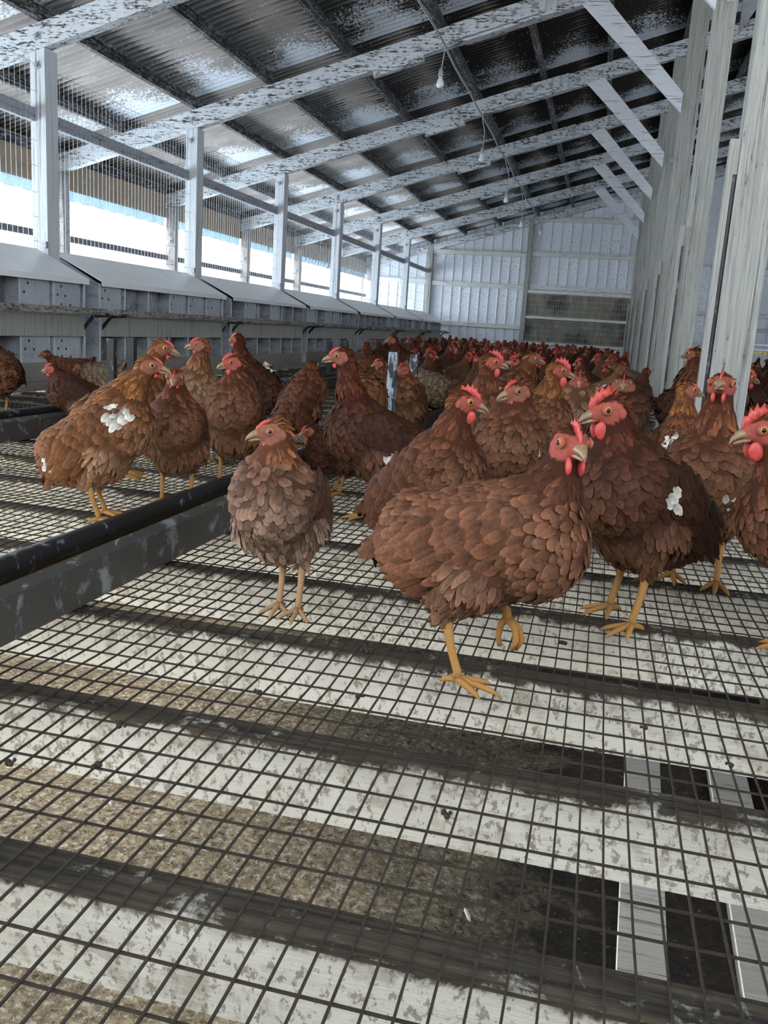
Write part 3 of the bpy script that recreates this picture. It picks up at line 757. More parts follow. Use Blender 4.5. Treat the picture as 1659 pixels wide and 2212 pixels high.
def surface_nets(f, lo, hi, h):
    n = np.ceil((hi-lo)/h).astype(int)+1
    ax = [lo[i]+h*np.arange(n[i]) for i in range(3)]
    G = np.stack(np.meshgrid(*ax, indexing='ij'), -1)
    D = f(G.reshape(-1, 3)).reshape(n)
    C = n-1
    S = np.zeros(C); W = np.zeros((*C, 3)); ins = D < 0
    sl = lambda o: D[o[0]:o[0]+C[0], o[1]:o[1]+C[1], o[2]:o[2]+C[2]]
    for axis in range(3):
        others = [i for i in range(3) if i != axis]
        for p in (0, 1):
            for q in (0, 1):
                o0 = [0, 0, 0]; o0[others[0]] = p; o0[others[1]] = q; o1 = list(o0); o1[axis] = 1
                a = sl(o0); b = sl(o1); m = (a < 0) != (b < 0)
                t = np.where(m, a/np.where(m, a-b, 1), 0)
                off = np.zeros((*C, 3)); off[..., others[0]] = p; off[..., others[1]] = q; off[..., axis] = t
                W += off*m[..., None]; S += m
    act = S > 0; idx = -np.ones(C, int); idx[act] = np.arange(act.sum())
    ci = np.argwhere(act)
    V = lo + h*(ci + W[act]/S[act][:, None])
    Fs = []
    for axis in range(3):
        u, v = [(1, 2), (2, 0), (0, 1)][axis]
        a = np.moveaxis(D, (axis, u, v), (0, 1, 2)); I = np.moveaxis(idx, (axis, u, v), (0, 1, 2))
        m = (a[:-1] < 0) != (a[1:] < 0)
        m = m[:, 1:-1, 1:-1]
        e = np.argwhere(m)
        i, j, k = e[:, 0], e[:, 1]+1, e[:, 2]+1
        q = np.stack([I[i, j-1, k-1], I[i, j, k-1], I[i, j, k], I[i, j-1, k]], 1)
        flip = a[:-1][i, j, k] > 0
        q[flip] = q[flip][:, ::-1]
        Fs.append(q)
    F = np.concatenate(Fs); F = F[(F >= 0).all(1)]
    return V, F

PAL = {  # neck, back, breast, belly  (linear albedo)
    'main':  ((.095, .035, .018), (.165, .075, .043), (.160, .076, .046), (.205, .110, .072)),
    'pale':  ((.230, .085, .036), (.145, .080, .055), (.165, .096, .068), (.400, .275, .210)),
    'gold':  ((.260, .105, .036), (.180, .080, .036), (.190, .082, .040), (.350, .200, .120)),
    'dark':  ((.085, .024, .011), (.055, .023, .014), (.080, .033, .019), (.135, .066, .040)),
    'mid':   ((.145, .050, .022), (.110, .047, .026), (.135, .060, .034), (.190, .098, .058)),
    'buff':  ((.210, .090, .042), (.230, .130, .072), (.240, .132, .074), (.320, .205, .130)),
    'orange': ((.255, .100, .034), (.120, .050, .027), (.150, .066, .036), (.210, .108, .062)),
    'ashen': ((.160, .062, .032), (.200, .145, .100), (.230, .130, .080), (.330, .230, .160)),
}
FEATHER_T = np.array([0, .3, .6, .85, 1.0]); FEATHER_W = np.array([.40, .92, 1.0, .74, .22])
def make_feathers(P, N, D, L, W, lift, curl, C, edge=.35, rng=None):
    """P base points, N normals, D tangent dirs -> overlapping leaf shapes"""
    n = len(P); S = np.cross(N, D)
    t = FEATHER_T[None, :, None]; w = FEATHER_W[None, :, None]; s = np.array([-1., 0, 1.])[None, None, :]
    along = (L[:, None, None]*t)*np.ones_like(s); side = (W[:, None, None]*.5*w)*s
    hgt = L[:, None, None]*(lift[:, None, None]*t - curl[:, None, None]*t*t) + W[:, None, None]*.16*(1-s*s)*np.sin(np.pi*np.clip(t, 0, 1)*.8)
    V = P[:, None, None] + D[:, None, None]*along[..., None] + S[:, None, None]*side[..., None] + N[:, None, None]*hgt[..., None]
    V = V.reshape(-1, 3)
    shade = (.42+.58*np.clip(t*1.5, 0, 1))*np.ones_like(s)*np.ones((n, 1, 1))  # darker root pigment, deepened as painted shade between feathers
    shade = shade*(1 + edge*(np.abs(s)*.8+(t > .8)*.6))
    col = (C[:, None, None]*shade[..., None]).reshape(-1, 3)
    b = (np.arange(n)*15)[:, None]
    q = []
    for r in range(4):
        for k in range(2): q.append([r*3+k, r*3+k+1, r*3+k+4, r*3+k+3])
    F = (b[:, :, None]+np.array(q)[None]).reshape(-1, 4)
    return V, F, np.clip(col, 0, 1)

def darts(V, F, rng, spacing_fn, nmax):
    """area sampling with a minimum distance that varies over the surface"""
    a, b, c, d = (V[F[:, i]] for i in range(4))
    ar = np.linalg.norm(np.cross(c-a, d-b), axis=1)/2; cen = (a+b+c+d)/4
    sp = spacing_fn(cen); w = ar/np.maximum(sp, 1e-4)**2; w[sp > .5] = 0
    tot = w.sum(); n = int(min(nmax, tot*2.2))
    pick = rng.choice(len(F), n, p=w/tot)
    u = rng.random((n, 1)); v = rng.random((n, 1))
    P = a[pick]*(1-u)*(1-v)+b[pick]*u*(1-v)+c[pick]*u*v+d[pick]*(1-u)*v
    s = sp[pick]; cell = .012; grid = {}; keep = []
    Pi = np.floor(P/cell).astype(int).tolist(); Pl = P.tolist(); sl_ = s.tolist()
    for i in range(n):
        ix, iy, iz = Pi[i]; x, y, z = Pl[i]; rr = (sl_[i]*.72)**2; ok = True
        R = 1 if sl_[i]*.72 <= cell else 2
        for dx in range(-R, R+1):
            for dy in range(-R, R+1):
                for dz in range(-R, R+1):
                    for j in grid.get((ix+dx, iy+dy, iz+dz), ()):
                        q = Pl[j]
                        if (q[0]-x)**2+(q[1]-y)**2+(q[2]-z)**2 < rr: ok = False; break
                    if not ok: break
                if not ok: break
            if not ok: break
        if ok: keep.append(i); grid.setdefault((ix, iy, iz), []).append(i)
    return P[keep]

def rotz(a): c, s = math.cos(a), math.sin(a); return np.array([[c, -s, 0], [s, c, 0], [0, 0, 1]])
def unit(v): return v/np.linalg.norm(v)

class Acc:
    def __init__(s): s.V = []; s.F = []; s.C = []; s.n = 0
    def add(s, V, F, C):
        V = np.asarray(V, float); s.V.append(V); s.F += [tuple(int(i)+s.n for i in f) for f in F]; s.n += len(V)
        C = np.asarray(C, float); s.C.append(np.tile(C, (len(V), 1)) if C.ndim == 1 else C)
    def tube(s, pts, rad, n, C):
        mb = MB().tube([tuple(p) for p in pts], rad, n); s.add(mb.v, mb.f, C)
    def data(s): return np.concatenate(s.V), s.F, np.concatenate(s.C)

def hen_parts(pitch=18, head=(.105, 0, .372), hyaw=0, hpitch=-8, pal='mid', comb=.6, feet=((.0, .042, 0), (.0, -.042, 0)), tail=.8, white=(),
              detail=2, seed=0, wide=1.0, lift_foot=False, tail_up=20, crouch=0.0, speckle=.18):
    """returns {part: (V, F, C, material)} in local space; +x forward, z up, ground at 0"""
    rng = np.random.default_rng(seed); pr = math.radians(pitch)
    a = v3(math.cos(pr), 0, math.sin(pr)); up = v3(-math.sin(pr), 0, math.cos(pr)); Y = v3(0, 1, 0)
    T = v3(-.01, 0, .205-crouch)
    rump = T-a*.075; chest = T+a*.062
    H = v3(*head); HS = 1.2
    hy = math.radians(hyaw); hp = math.radians(hpitch)
    f = v3(math.cos(hy)*math.cos(hp), math.sin(hy)*math.cos(hp), math.sin(hp))
    l = unit(np.cross(v3(0, 0, 1), f)); hu = np.cross(f, l)
    n0 = chest + up*.022 + a*.004
    hb = H - f*.008 - hu*.006
    n1 = n0*.52+hb*.48 + a*.010*(1 if head[2] > .3 else 0)
    tb = rump-a*.015+up*.012
    tdir = unit(-a*math.cos(math.radians(tail_up))+up*math.sin(math.radians(tail_up)))
    te = tb+tdir*.075*tail
    hips = [T-a*.012+Y*s*.045*wide-up*.040 for s in (1, -1)]
    hocks = []
    for s, ft in zip((1, -1), feet):
        hocks.append(v3(ft[0]-.022, ft[1], .098+ft[2]*.6))
    prims = [
        ('trunk', lambda P: d_cone(P, rump, chest, .077, .082, .92*wide), -a, .0),
        ('breast', lambda P: d_ell(P, chest+a*.012-up*.016, v3(.062, .064*wide, .066)), unit(-a*.75-up*.65), .0),
        ('belly', lambda P: d_ell(P, T-a*.028-up*.040, v3(.078, .066*wide, .062)), unit(-a*.8-up*.5), .0),
        ('tailb', lambda P: d_cone(P, tb, te, .048, .014, .8), tdir, .0),
        ('neck0', lambda P: d_cone(P, n0, n1, .049, .0315), unit(n0-n1), .0),
        ('neck1', lambda P: d_cone(P, n1, hb, .0305, .0225), unit(n1-hb), .0),
        ('head', lambda P: d_cone(P, H-f*.004, H+f*.024, .0235, .0130, .92), -f, .0),
        ('thighl', lambda P: d_cone(P, hips[0], hocks[0]+v3(0, 0, .012), .044, .0155), unit(hocks[0]-hips[0]), .0),
        ('thighr', lambda P: d_cone(P, hips[1], hocks[1]+v3(0, 0, .012), .044, .0155), unit(hocks[1]-hips[1]), .0),
    ]
    ks = [.03, .03, .03, .03, .026, .018, .010, .018, .018]
    def sdf(P):
        d = prims[0][1](P)
        for (nm, fn, _, _), k in zip(prims[1:], ks[1:]): d = smin(d, fn(P), k)
        return d
    h = {2: .0050, 1: .0072, 0: .0105}[detail]
    allp = np.array([rump-a*.09, chest+a*.09, te-.03, H+f*.05, H-.045, T-up*.12, chest+v3(.078, 0, 0), rump-v3(.085, 0, 0)] + hocks)
    lo = np.minimum(allp.min(0)-.02, [-9, -.125*wide, .07]); lo[0] = allp[:, 0].min()-.02; lo[1] = min(lo[1], H[1]-.05)
    hi = allp.max(0)+.02; hi[1] = max(.125*wide, H[1]+.05); hi[2] = max(hi[2], H[2]+.045, T[2]+.12)
    lo[2] = .07
    V, F = surface_nets(sdf, lo, hi, h)
    def grad(P, e=.002):
        g = np.stack([sdf(P+np.eye(3)[i]*e)-sdf(P-np.eye(3)[i]*e) for i in range(3)], 1)
        return g/np.maximum(np.linalg.norm(g, axis=1, keepdims=True), 1e-9)
    names = [p[0] for p in prims]
    def weights(P):
        D = np.stack([p[1](P) for p in prims], 1); w = np.exp(-np.maximum(D-D.min(1, keepdims=True), 0)/.009); return w/w.sum(1, keepdims=True)
    ncol, bcol, brcol, blcol = [np.array(c)*np.array([.96, .92, .87]) for c in PAL[pal]]
    pc = np.stack([bcol, brcol, blcol, bcol*.9, ncol, ncol, ncol*.85, blcol, blcol])
    def colour(P, N):
        w = weights(P); c = w@pc
        upn = np.clip(N@up, -1, 1)[:, None]
        body = (w[:, 0]+w[:, 1]+w[:, 2])[:, None]
        c = c*(1-body*.0) + body*np.clip(-upn, 0, 1)*(blcol-c)*.8 + body*np.clip(upn, 0, 1)*(bcol-c)*.7
        for (wx, wy, wz, wr) in white:
            dd = np.linalg.norm(P-np.array([wx, wy, wz]), axis=1)+rng.normal(0, wr*.45, len(P))
            c = np.where((dd < wr)[:, None], np.array([.62, .58, .52]), c)
        return c
    # face: bare pink skin
    face = np.array([.34, .085, .062]) if comb > .45 else np.array([.255, .100, .066])
    def facemask(P):
        q = (P-H)/HS; x = q@f; z = q@hu; y = np.abs(q@l)
        r = np.sqrt((x-.008)**2*.8+z**2*1.5)
        return ((r < .0185) & (z < .0125) & (y > .003) & (np.abs(y) < .03)) | ((x > .014) & (z < .012) & (z > -.014) & (x < .04) & (y < .02))
    out = {}
    A = Acc()
    N0 = grad(V); c0 = colour(V, N0)*(.42 if detail else 1.0)  # body colour darkened under plumage, painted shade for gaps between feathers
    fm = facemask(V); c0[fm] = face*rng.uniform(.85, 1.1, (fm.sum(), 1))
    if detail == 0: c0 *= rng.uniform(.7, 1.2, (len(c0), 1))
    A.add(V, F, c0)
    # shanks and feet
    leg = np.array([.44, .235, .075]) if pal != 'pale' else np.array([.46, .29, .16])
    seg = 8 if detail == 2 else 5
    for s, ft, hk in zip((1, -1), feet, hocks):
        up_f = ft[2]
        an = v3(ft[0], ft[1], .013+up_f)
        A.tube([hk+v3(.002, 0, .022), hk, hk*.5+an*.5+v3(-.002, 0, 0), an+v3(-.001, 0, .010), an], [.0085, .0078, .0060, .0062, .0072], seg, leg)
        down = up_f > .01
        for j, (ang, Lt) in enumerate(((-34, .046), (0, .056), (33, .046), (172, .024))):
            an_ = math.radians(ang+rng.uniform(-6, 6)); dx, dy = math.cos(an_), math.sin(an_)
            if down: pts = [an, an+v3(dx*Lt*.35, dy*Lt*.3, -.012), an+v3(dx*Lt*.45, dy*Lt*.35, -.030), an+v3(dx*Lt*.30, dy*Lt*.25, -.045)]
            else: pts = [an+v3(0, 0, -.001), an+v3(dx*Lt*.33, dy*Lt*.33, -.0035), an+v3(dx*Lt*.66, dy*Lt*.66, -.0055), an+v3(dx*Lt*.92, dy*Lt*.92, -.0085), an+v3(dx*Lt*1.12, dy*Lt*1.12, -.0125)]
            rad = [.0064, .0052, .0046, .0038, .0012][:len(pts)]
            A.tube(pts, rad, seg, leg*rng.uniform(.85, 1.05))
    # beak
    def hd(x, y, z): return H + (f*x + l*y + hu*z)*HS
    bk = Acc(); bkc = np.array([.27, .165, .085])
    nb = 8 if detail else 5
    def loft(secs, C, acc):
        Vv = []; Ff = []; n = nb
        for (x, z, ry, rz_) in secs:
            for k in range(n):
                t = 2*math.pi*k/n; Vv.append(hd(x, math.cos(t)*ry, z+math.sin(t)*rz_))
        for i in range(len(secs)-1):
            for k in range(n): Ff.append((i*n+k, i*n+(k+1) % n, (i+1)*n+(k+1) % n, (i+1)*n+k))
        Ff.append(tuple(range(n))); Ff.append(tuple((len(secs)-1)*n+k for k in reversed(range(n))))
        acc.add(Vv, Ff, C)
    loft([(.021, .000, .0098, .0078), (.028, .0008, .0075, .0060), (.035, -.0004, .0050, .0044), (.041, -.0034, .0028, .0028), (.0445, -.0070, .0008, .0010)], bkc, bk)
    loft([(.021, -.0070, .0080, .0038), (.030, -.0072, .0056, .0030), (.037, -.0078, .0028, .0018), (.040, -.0080, .0008, .0007)], bkc*.85, bk)
    # comb: serrated ridge
    cb = Acc(); cs = comb
    prof = []
    npt = 5
    xs = np.linspace(.026, .002-.018*cs, 2*npt+1)
    Vt = []
    for i, x in enumerate(xs):
        t = i/(2*npt); base = .0080+.0088*math.sin(min(1, t*1.5)*math.pi*.5)
        hgt = (.0018+.023*max(0, cs-.12)*math.sin(math.pi*(.15+.75*t)))*(1.0 if i % 2 else .55)
        Vt.append((x-(.006*cs if i % 2 else 0)*t, base-.004, base+hgt))
    Vv = []; Ff = []
    for (x, z0, z1) in Vt:
        Vv += [hd(x, -.0022, z0), hd(x, .0022, z0), hd(x, .0014, z0*.4+z1*.6), hd(x, 0.0006, z1), hd(x, -.0006, z1), hd(x, -.0014, z0*.4+z1*.6)]
    for i in range(len(Vt)-1):
        for k in range(6): Ff.append((i*6+k, i*6+6+k, i*6+6+(k+1) % 6, i*6+(k+1) % 6))
    Ff.append((0, 1, 2, 3, 4, 5)); Ff.append(tuple(len(Vv)-1-k for k in range(6)))
    cb.add(Vv, Ff, (.6, .05, .05))
    wt = []
    for s in (1, -1):
        w = Acc(); g = .22+.95*comb
        mb = MB().sphere(tuple(hd(.017, s*.0075, -.0135-.009*g)), 1, 10, 8, (.0115*g, .0040, .0145*g), Matrix([[f[i], l[i], hu[i]] for i in range(3)])); w.add(mb.v, mb.f, (.6, .05, .05)); wt.append(w)
    lobes = []
    for s in (1, -1):
        w = Acc(); mb = MB().sphere(tuple(hd(-.009, s*.0195, -.005)), 1, 8, 6, (.0066, .0026, .0085), Matrix([[f[i], l[i], hu[i]] for i in range(3)])); w.add(mb.v, mb.f, face*1.1); lobes.append(w)
    eyes = []
    for s in (1, -1):
        e = Acc(); c = hd(.0085, s*.0160, .0035)
        ring = Acc(); mb = MB().sphere(tuple(hd(.0085, s*.0160, .0035)), 1, 12, 8, (.0092, .0036, .0084), Matrix([[f[i], l[i], hu[i]] for i in range(3)])); ring.add(mb.v, mb.f, face*.9+.04)
        mb = MB().sphere(tuple(c), .0063, 12, 8); e.add(mb.v, mb.f, (.5, .2, .05))
        p = Acc(); pd = unit(l*s*.97+f*.25); mb = MB().sphere(tuple(c+pd*.0032), .0040, 10, 6); p.add(mb.v, mb.f, (0, 0, 0))
        eyes.append((e, p, ring))
    # feathers
    fe = Acc(); wings = []
    if detail:
        sc = 1.0 if detail == 2 else 1.65
        def spacing(P):
            w = weights(P); base = np.array([.0112, .0110, .0088,   .0115, .0072, .0052, .0050, .0078, .0078])
            s = (w@base)*sc
            m = facemask(P) | (P[:, 2] < .086)
            s = np.where(m, 1.0, s)
            q = P-H
            s = np.where((q@f > .016) & (np.linalg.norm(q, axis=1) < .040), 1.0, s)
            return s
        P = darts(V, F, rng, spacing, 9000)
        N = grad(P); w = weights(P)
        dirs = np.stack([p[2] for p in prims]); D = w@dirs
        D = D + rng.normal(0, .20, D.shape) + np.array([0, 0, -.10])
        D -= N*np.sum(D*N, 1, keepdims=True); D /= np.maximum(np.linalg.norm(D, axis=1, keepdims=True), 1e-6)
        Lb = np.array([.027, .024, .034, .034, .036, .029, .011, .032, .032]); Wb = np.array([.0165, .0155, .0105, .0165, .0090, .0066, .0045, .0095, .0095])
        lf = np.array([.15, .15, .26, .15, .16, .15, .10, .26, .26])
        r1 = rng.uniform(.8, 1.2, len(P))
        L = (w@Lb)*r1*(1 if detail == 2 else 1.25); Wd = (w@Wb)*rng.uniform(.85, 1.15, len(P))*(1 if detail == 2 else 1.5)
        C = colour(P, N)*rng.uniform(1-speckle*1.6, 1+speckle*1.4, (len(P), 1))
        lif = (w@lf)*rng.uniform(.5, 1.6, len(P))
        nk = (w[:, 4]+w[:, 5])[:, None]; C = C*(1-nk+nk*rng.choice([.55, .8, 1.0, 1.5], (len(P), 1)))
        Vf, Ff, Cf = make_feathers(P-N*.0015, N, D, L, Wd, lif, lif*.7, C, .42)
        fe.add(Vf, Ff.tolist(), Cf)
    # wings: a lens that stands proud of the flank, coverts in rows and long flight feathers behind
    for s in (1, -1):
        wg = Acc()
        wc = T+a*-.012+up*.012+Y*s*.066*wide
        ax = np.stack([unit(a-Y*s*-.10), unit(Y+a*0), up])
        dr = unit(a*1.0 - up*-.12)
        mb = MB().sphere((0, 0, 0), 1, 16, 10); Q = np.array(mb.v)
        Q = Q*np.array([.098, .020, .050])
        ex = unit(a*.985+up*.17); ez = unit(up-ex*(up@ex)); ey = Y
        Vw = wc+Q[:, :1]*ex+Q[:, 1:2]*ey+Q[:, 2:3]*ez
        wg.add(Vw, mb.f, bcol*.8)
        if detail:
            rows = 7 if detail == 2 else 5; Pw = []; Dw = []; Lw = []; Ww = []
            for r in range(rows):
                u = .80 - 1.30*r/(rows-1); cnt = 9 if detail == 2 else 6
                for q in range(cnt):
                    vv = -.82+1.64*(q+.5*(r % 2))/(cnt-.5)
                    if vv*vv+u*u*.6 > 1.05: continue
                    yy = .020*math.sqrt(max(.04, 1-u*u-vv*vv*.9))
                    Pw.append(wc+ex*(u+rng.uniform(-.09, .09))*.098+ez*(vv+rng.uniform(-.08, .08))*.050+ey*s*yy); Dw.append(unit(-ex-ez*.22*(1 if vv > 0 else .2)+ey*s*.0))
                    Lw.append(.026 if r < rows-2 else .046); Ww.append(.0160 if r < rows-2 else .0155)
            for q in range(8):
                vv = -.55+1.1*q/7
                Pw.append(wc-ex*.035+ez*vv*.042+ey*s*.014); Dw.append(unit(-ex*1+ez*(-.10+vv*-.18)-ey*s*.12)); Lw.append(.088-.02*abs(vv)); Ww.append(.0155)
            Pw = np.array(Pw); Dw = np.array(Dw); Lw = np.array(Lw)*rng.uniform(.9, 1.12, len(Pw)); Ww = np.array(Ww)*(1 if detail == 2 else 1.25)
            Nw = (Pw-wc); Nw = np.stack([(Nw@ex)/.098**2, (Nw@ey)/.020**2, (Nw@ez)/.050**2], 1); Nw = Nw[:, :1]*ex+Nw[:, 1:2]*ey+Nw[:, 2:3]*ez
            Nw = Nw/np.linalg.norm(Nw, axis=1, keepdims=True); Nw = Nw*.5+Y*s*.9; Nw /= np.linalg.norm(Nw, axis=1, keepdims=True)
            Dw = Dw+rng.normal(0, .06, Dw.shape); Dw -= Nw*np.sum(Dw*Nw, 1, keepdims=True); Dw /= np.linalg.norm(Dw, axis=1, keepdims=True)
            Cw = np.tile(bcol, (len(Pw), 1))*rng.uniform(.75, 1.25, (len(Pw), 1))
            for (wx, wy, wz, wr) in white:
                dd = np.linalg.norm(Pw-np.array([wx, wy, wz]), axis=1); Cw[dd < wr] = (.62, .58, .52)
            lw = rng.uniform(.05, .14, len(Pw))
            Vf, Ff, Cf = make_feathers(Pw, Nw, Dw, Lw, Ww, lw, lw*.9, Cw, .45)
            wg.add(Vf, Ff.tolist(), Cf)
        wings.append(wg)
    # tail fan
    tl = Acc(); nt = 11 if detail == 2 else 8
    Pt = []; Dt = []; Nt = []
    for j in range(nt):
        q = -1+2*j/(nt-1)
        Pt.append(tb+tdir*.030*tail+Y*q*.016+up*.012*(1-abs(q))); Dt.append(unit(tdir*1+Y*q*.30-up*.10*abs(q))); Nt.append(unit(up*.55+Y*q*.9))
    Pt = np.array(Pt); Dt = np.array(Dt); Nt = np.array(Nt); Nt -= Dt*np.sum(Nt*Dt, 1, keepdims=True); Nt /= np.linalg.norm(Nt, axis=1, keepdims=True)
    Ct = np.tile(bcol*.9, (nt, 1))*rng.uniform(.7, 1.15, (nt, 1))
    for (wx, wy, wz, wr) in white:
        dd = np.linalg.norm(Pt+Dt*.05-np.array([wx, wy, wz]), axis=1); Ct[dd < wr] = (.62, .58, .52)
    Vf, Ff, Cf = make_feathers(Pt, Nt, Dt, np.full(nt, .088*tail)*rng.uniform(.85, 1.1, nt), np.full(nt, .024), np.full(nt, .12), np.full(nt, .12), Ct, .3)
    tl.add(Vf, Ff.tolist(), Cf)
    return dict(body=(A, 'skin'), plumage=(fe, 'hen'), wings=wings, tail=tl, beak=bk, comb=cb, wattles=wt, lobes=lobes, eyes=eyes, H=H, f=f)

HEN_RND = random.Random(77)
def put_obj(name, acc, mat, parent, smooth=True):
    V, F, C = acc.data(); me = new_mesh(name, V, F, mat, smooth, C)
    o = bpy.data.objects.new(name, me); COL.objects.link(o)
    if parent is not None: o.parent = parent
    return o
SHAPES = {}
def hen(label, headpx=None, Y=1.5, heading=0, root=None, scale=None, hens_group=None, **kw):
    """headpx + depth place the head exactly; the feet then stand on the mesh"""
    p = hen_parts(**kw)
    rz = math.radians(heading)
    if root is None:
        t = on_y(headpx[0], headpx[1], Y); s = t[2]/p['H'][2]
        for _ in range(1):
            hl = rotz(rz)@(p['H']*s)
        root = (t[0]-hl[0], t[1]-hl[1]); scale = s
    E = empty('hen', (root[0], root[1], 0.0), label, 'hen', hens_group, rz); E.scale = (scale,)*3
    body = put_obj('body', p['body'][0], MAT['skin'], E)
    if p['plumage'][0].n: put_obj('plumage', p['plumage'][0], MAT['hen'], E)
    for w in p['wings']: put_obj('wing', w, MAT['hen'], E)
    put_obj('tail', p['tail'], MAT['hen'], E)
    put_obj('beak', p['beak'], MAT['beak'], E); put_obj('comb', p['comb'], MAT['comb'], E)
    for w in p['wattles']: put_obj('wattle', w, MAT['comb'], E)
    for w in p['lobes']: put_obj('ear_lobe', w, MAT['skin'], E)
    for e, pu, ring in p['eyes']:
        r = put_obj('eyelid', ring, MAT['skin'], E); eo = put_obj('eyeball', e, MAT['iris'], r); put_obj('pupil', pu, MAT['pupil'], r)
    SHAPES[label] = E
    return E
# ---- the hens one can tell apart; heads placed where they stand, camera right is heading 13
hen('large reddish-brown hen in front, side-on, face to the camera, one foot raised', (1236, 960), 1.215, -6, hyaw=-62, hpitch=-6, pal='main', comb=.7,
    pitch=12, head=(.100, 0, .350), feet=((.028, .042, .070), (-.018, -.045, 0)), seed=1, wide=1.05, tail=.75, tail_up=-8)
hen('young hen with mottled pale plumage standing left of the large front hen', (592, 932), 1.34, -84, hyaw=-64, hpitch=-10, pal='pale', comb=.18,
    pitch=27, head=(.064, 0, .352), feet=((.02, .048, 0), (.0, .006, 0)), seed=2, wide=1.0, speckle=.34)
hen('golden-brown hen with a white shoulder patch, standing over the trough at left, facing right', (325, 790), 1.90, 22, hyaw=-12, hpitch=-10, pal='gold', comb=.15,
    pitch=36, head=(.115, 0, .385), seed=3, white=((.04, -.075, .265, .024), (.06, -.06, .27, .02), (-.09, -.05, .15, .02)), tail_up=-30)
hen('hen with its beak to the camera, just right of the golden-brown hen', (378, 815), 2.06, -70, hyaw=0, hpitch=-15, pal='mid', comb=.2, pitch=42, head=(.070, 0, .375), seed=4)
hen('hen whose head shows behind the golden-brown hen, looking right', (352, 752), 2.45, 30, hyaw=-15, hpitch=-12, pal='gold', comb=.3, pitch=32, head=(.105, 0, .385), seed=5, detail=1)
hen('tall hen with a creamy spotted breast, head turned left, in the left group', (432, 745), 2.75, -50, hyaw=-110, hpitch=-8, pal='buff', comb=.3, pitch=44, head=(.075, 0, .40), seed=6, white=((.06, .03, .28, .022), (.07, -.03, .27, .02)))
hen('upright brown hen with a bright red comb stub, rightmost of the left group, looking left', (505, 783), 2.36, -75, hyaw=-70, hpitch=-14, pal='mid', comb=.5, pitch=46, head=(.060, 0, .375), seed=7)
hen('dark hen with a red face at the far left, looking left', (112, 797), 3.0, 205, hyaw=-6, hpitch=-12, pal='dark', comb=.5, pitch=22, head=(.110, 0, .325), seed=8)
hen('hen stooping to the left right in front of the nest boxes', (98, 765), 4.15, 190, hyaw=0, hpitch=-12, pal='mid', comb=.2, pitch=-4, head=(.16, 0, .30), seed=9, detail=1, tail_up=45)
hen('hen cut by the left edge of the photo, back turned', None, 3.5, 150, root=(-2.66, 3.48), scale=1.02, pal='mid', comb=.3, pitch=20, head=(.13, 0, .33), seed=10, detail=1)
hen('dark chestnut hen in the centre with neck stretched up, head to the left', (738, 770), 2.20, 198, hyaw=-4, hpitch=-10, pal='dark', comb=.25, pitch=24, head=(.100, 0, .415), feet=((.02, .04, 0), (-.03, -.035, 0)), seed=11, white=((-.06, -.085, .2, .012), (-.03, .085, .185, .012)))
hen('small dark hen crouching between the mottled young hen and the chestnut hen', (668, 930), 2.45, 205, hyaw=0, hpitch=-25, pal='dark', comb=.2, pitch=0, head=(.125, 0, .255), seed=12, crouch=.03)
hen('hen with a pink face and red wattles behind the large front hen, looking right', (1003, 868), 1.68, -25, hyaw=36, hpitch=-12, pal='mid', comb=.75, pitch=40, head=(.075, 0, .385), seed=13)
hen('hen with a white feather under its chin, looking right, above the red-wattled hen', (1062, 782), 2.62, -40, hyaw=50, hpitch=-10, pal='mid', comb=.75, pitch=42, head=(.060, 0, .405), seed=14, white=((.07, .055, .27, .022),))
hen('chestnut hen with white flecks on its breast, looking left, centre right', (1118, 845), 2.02, -70, hyaw=-72, hpitch=-14, pal='mid', comb=.35, pitch=40, head=(.065, 0, .355), seed=15, white=((.09, .02, .245, .016), (.085, -.03, .235, .016)))
hen('hen with a tall red comb and round wattle looking right, behind the white-flecked hen', (1207, 800), 2.75, -30, hyaw=38, hpitch=-14, pal='orange', comb=.9, pitch=36, head=(.080, 0, .385), seed=16)
hen('dark hen with a serrated red comb right of the large front hen, looking left', (1316, 886), 1.53, 226, hyaw=-22, hpitch=-16, pal='dark', comb=.85, pitch=30, head=(.090, 0, .355), feet=((.03, .045, 0), (-.015, -.045, .0)), seed=17, wide=1.1, white=((.03, .085, .235, .018),))
hen('orange-necked hen with white wing feathers in front of the partition posts, looking right', (1487, 842), 2.62, 80, hyaw=-66, hpitch=-12, pal='orange', comb=.1, pitch=30, head=(.090, 0, .395), seed=18, white=((-.05, -.02, .27, .03), (-.08, .02, .26, .03)))
hen('tall hen with a white breast patch near the right edge, facing the camera', (1558, 832), 1.86, -95, hyaw=-8, hpitch=6, pal='mid', comb=.55, pitch=36, head=(.070, 0, .405), feet=((.01, .045, 0), (-.02, -.04, 0)), seed=19, wide=1.05, white=((.085, .035, .205, .024),))
hen('hen cut by the right edge, pink-combed head pushed into view', (1652, 928), 1.48, 196, hyaw=0, hpitch=-16, pal='mid', comb=.8, pitch=22, head=(.120, 0, .345), seed=20)
hen('buff hen with a white head tuft, facing the camera, in front of the crowd', (1252, 820), 3.55, -85, hyaw=0, hpitch=-20, pal='buff', comb=.5, pitch=22, head=(.085, 0, .315), seed=21, detail=1)
hen('dark hen facing the camera beside the row of partition posts', (1347, 828), 3.15, -92, hyaw=0, hpitch=-10, pal='dark', comb=.45, pitch=30, head=(.075, 0, .315), seed=22, detail=1)
hen('hen with its back to the camera left of the chestnut hen, neck up', (675, 790), 3.35, 60, hyaw=40, hpitch=10, pal='mid', comb=.2, pitch=52, head=(.050, 0, .355), seed=23, detail=1)
hen('slim hen left of the splattered uprights', (820, 785), 4.25, 215, hyaw=-10, hpitch=-14, pal='mid', comb=.5, pitch=42, head=(.070, 0, .365), seed=24, detail=1)
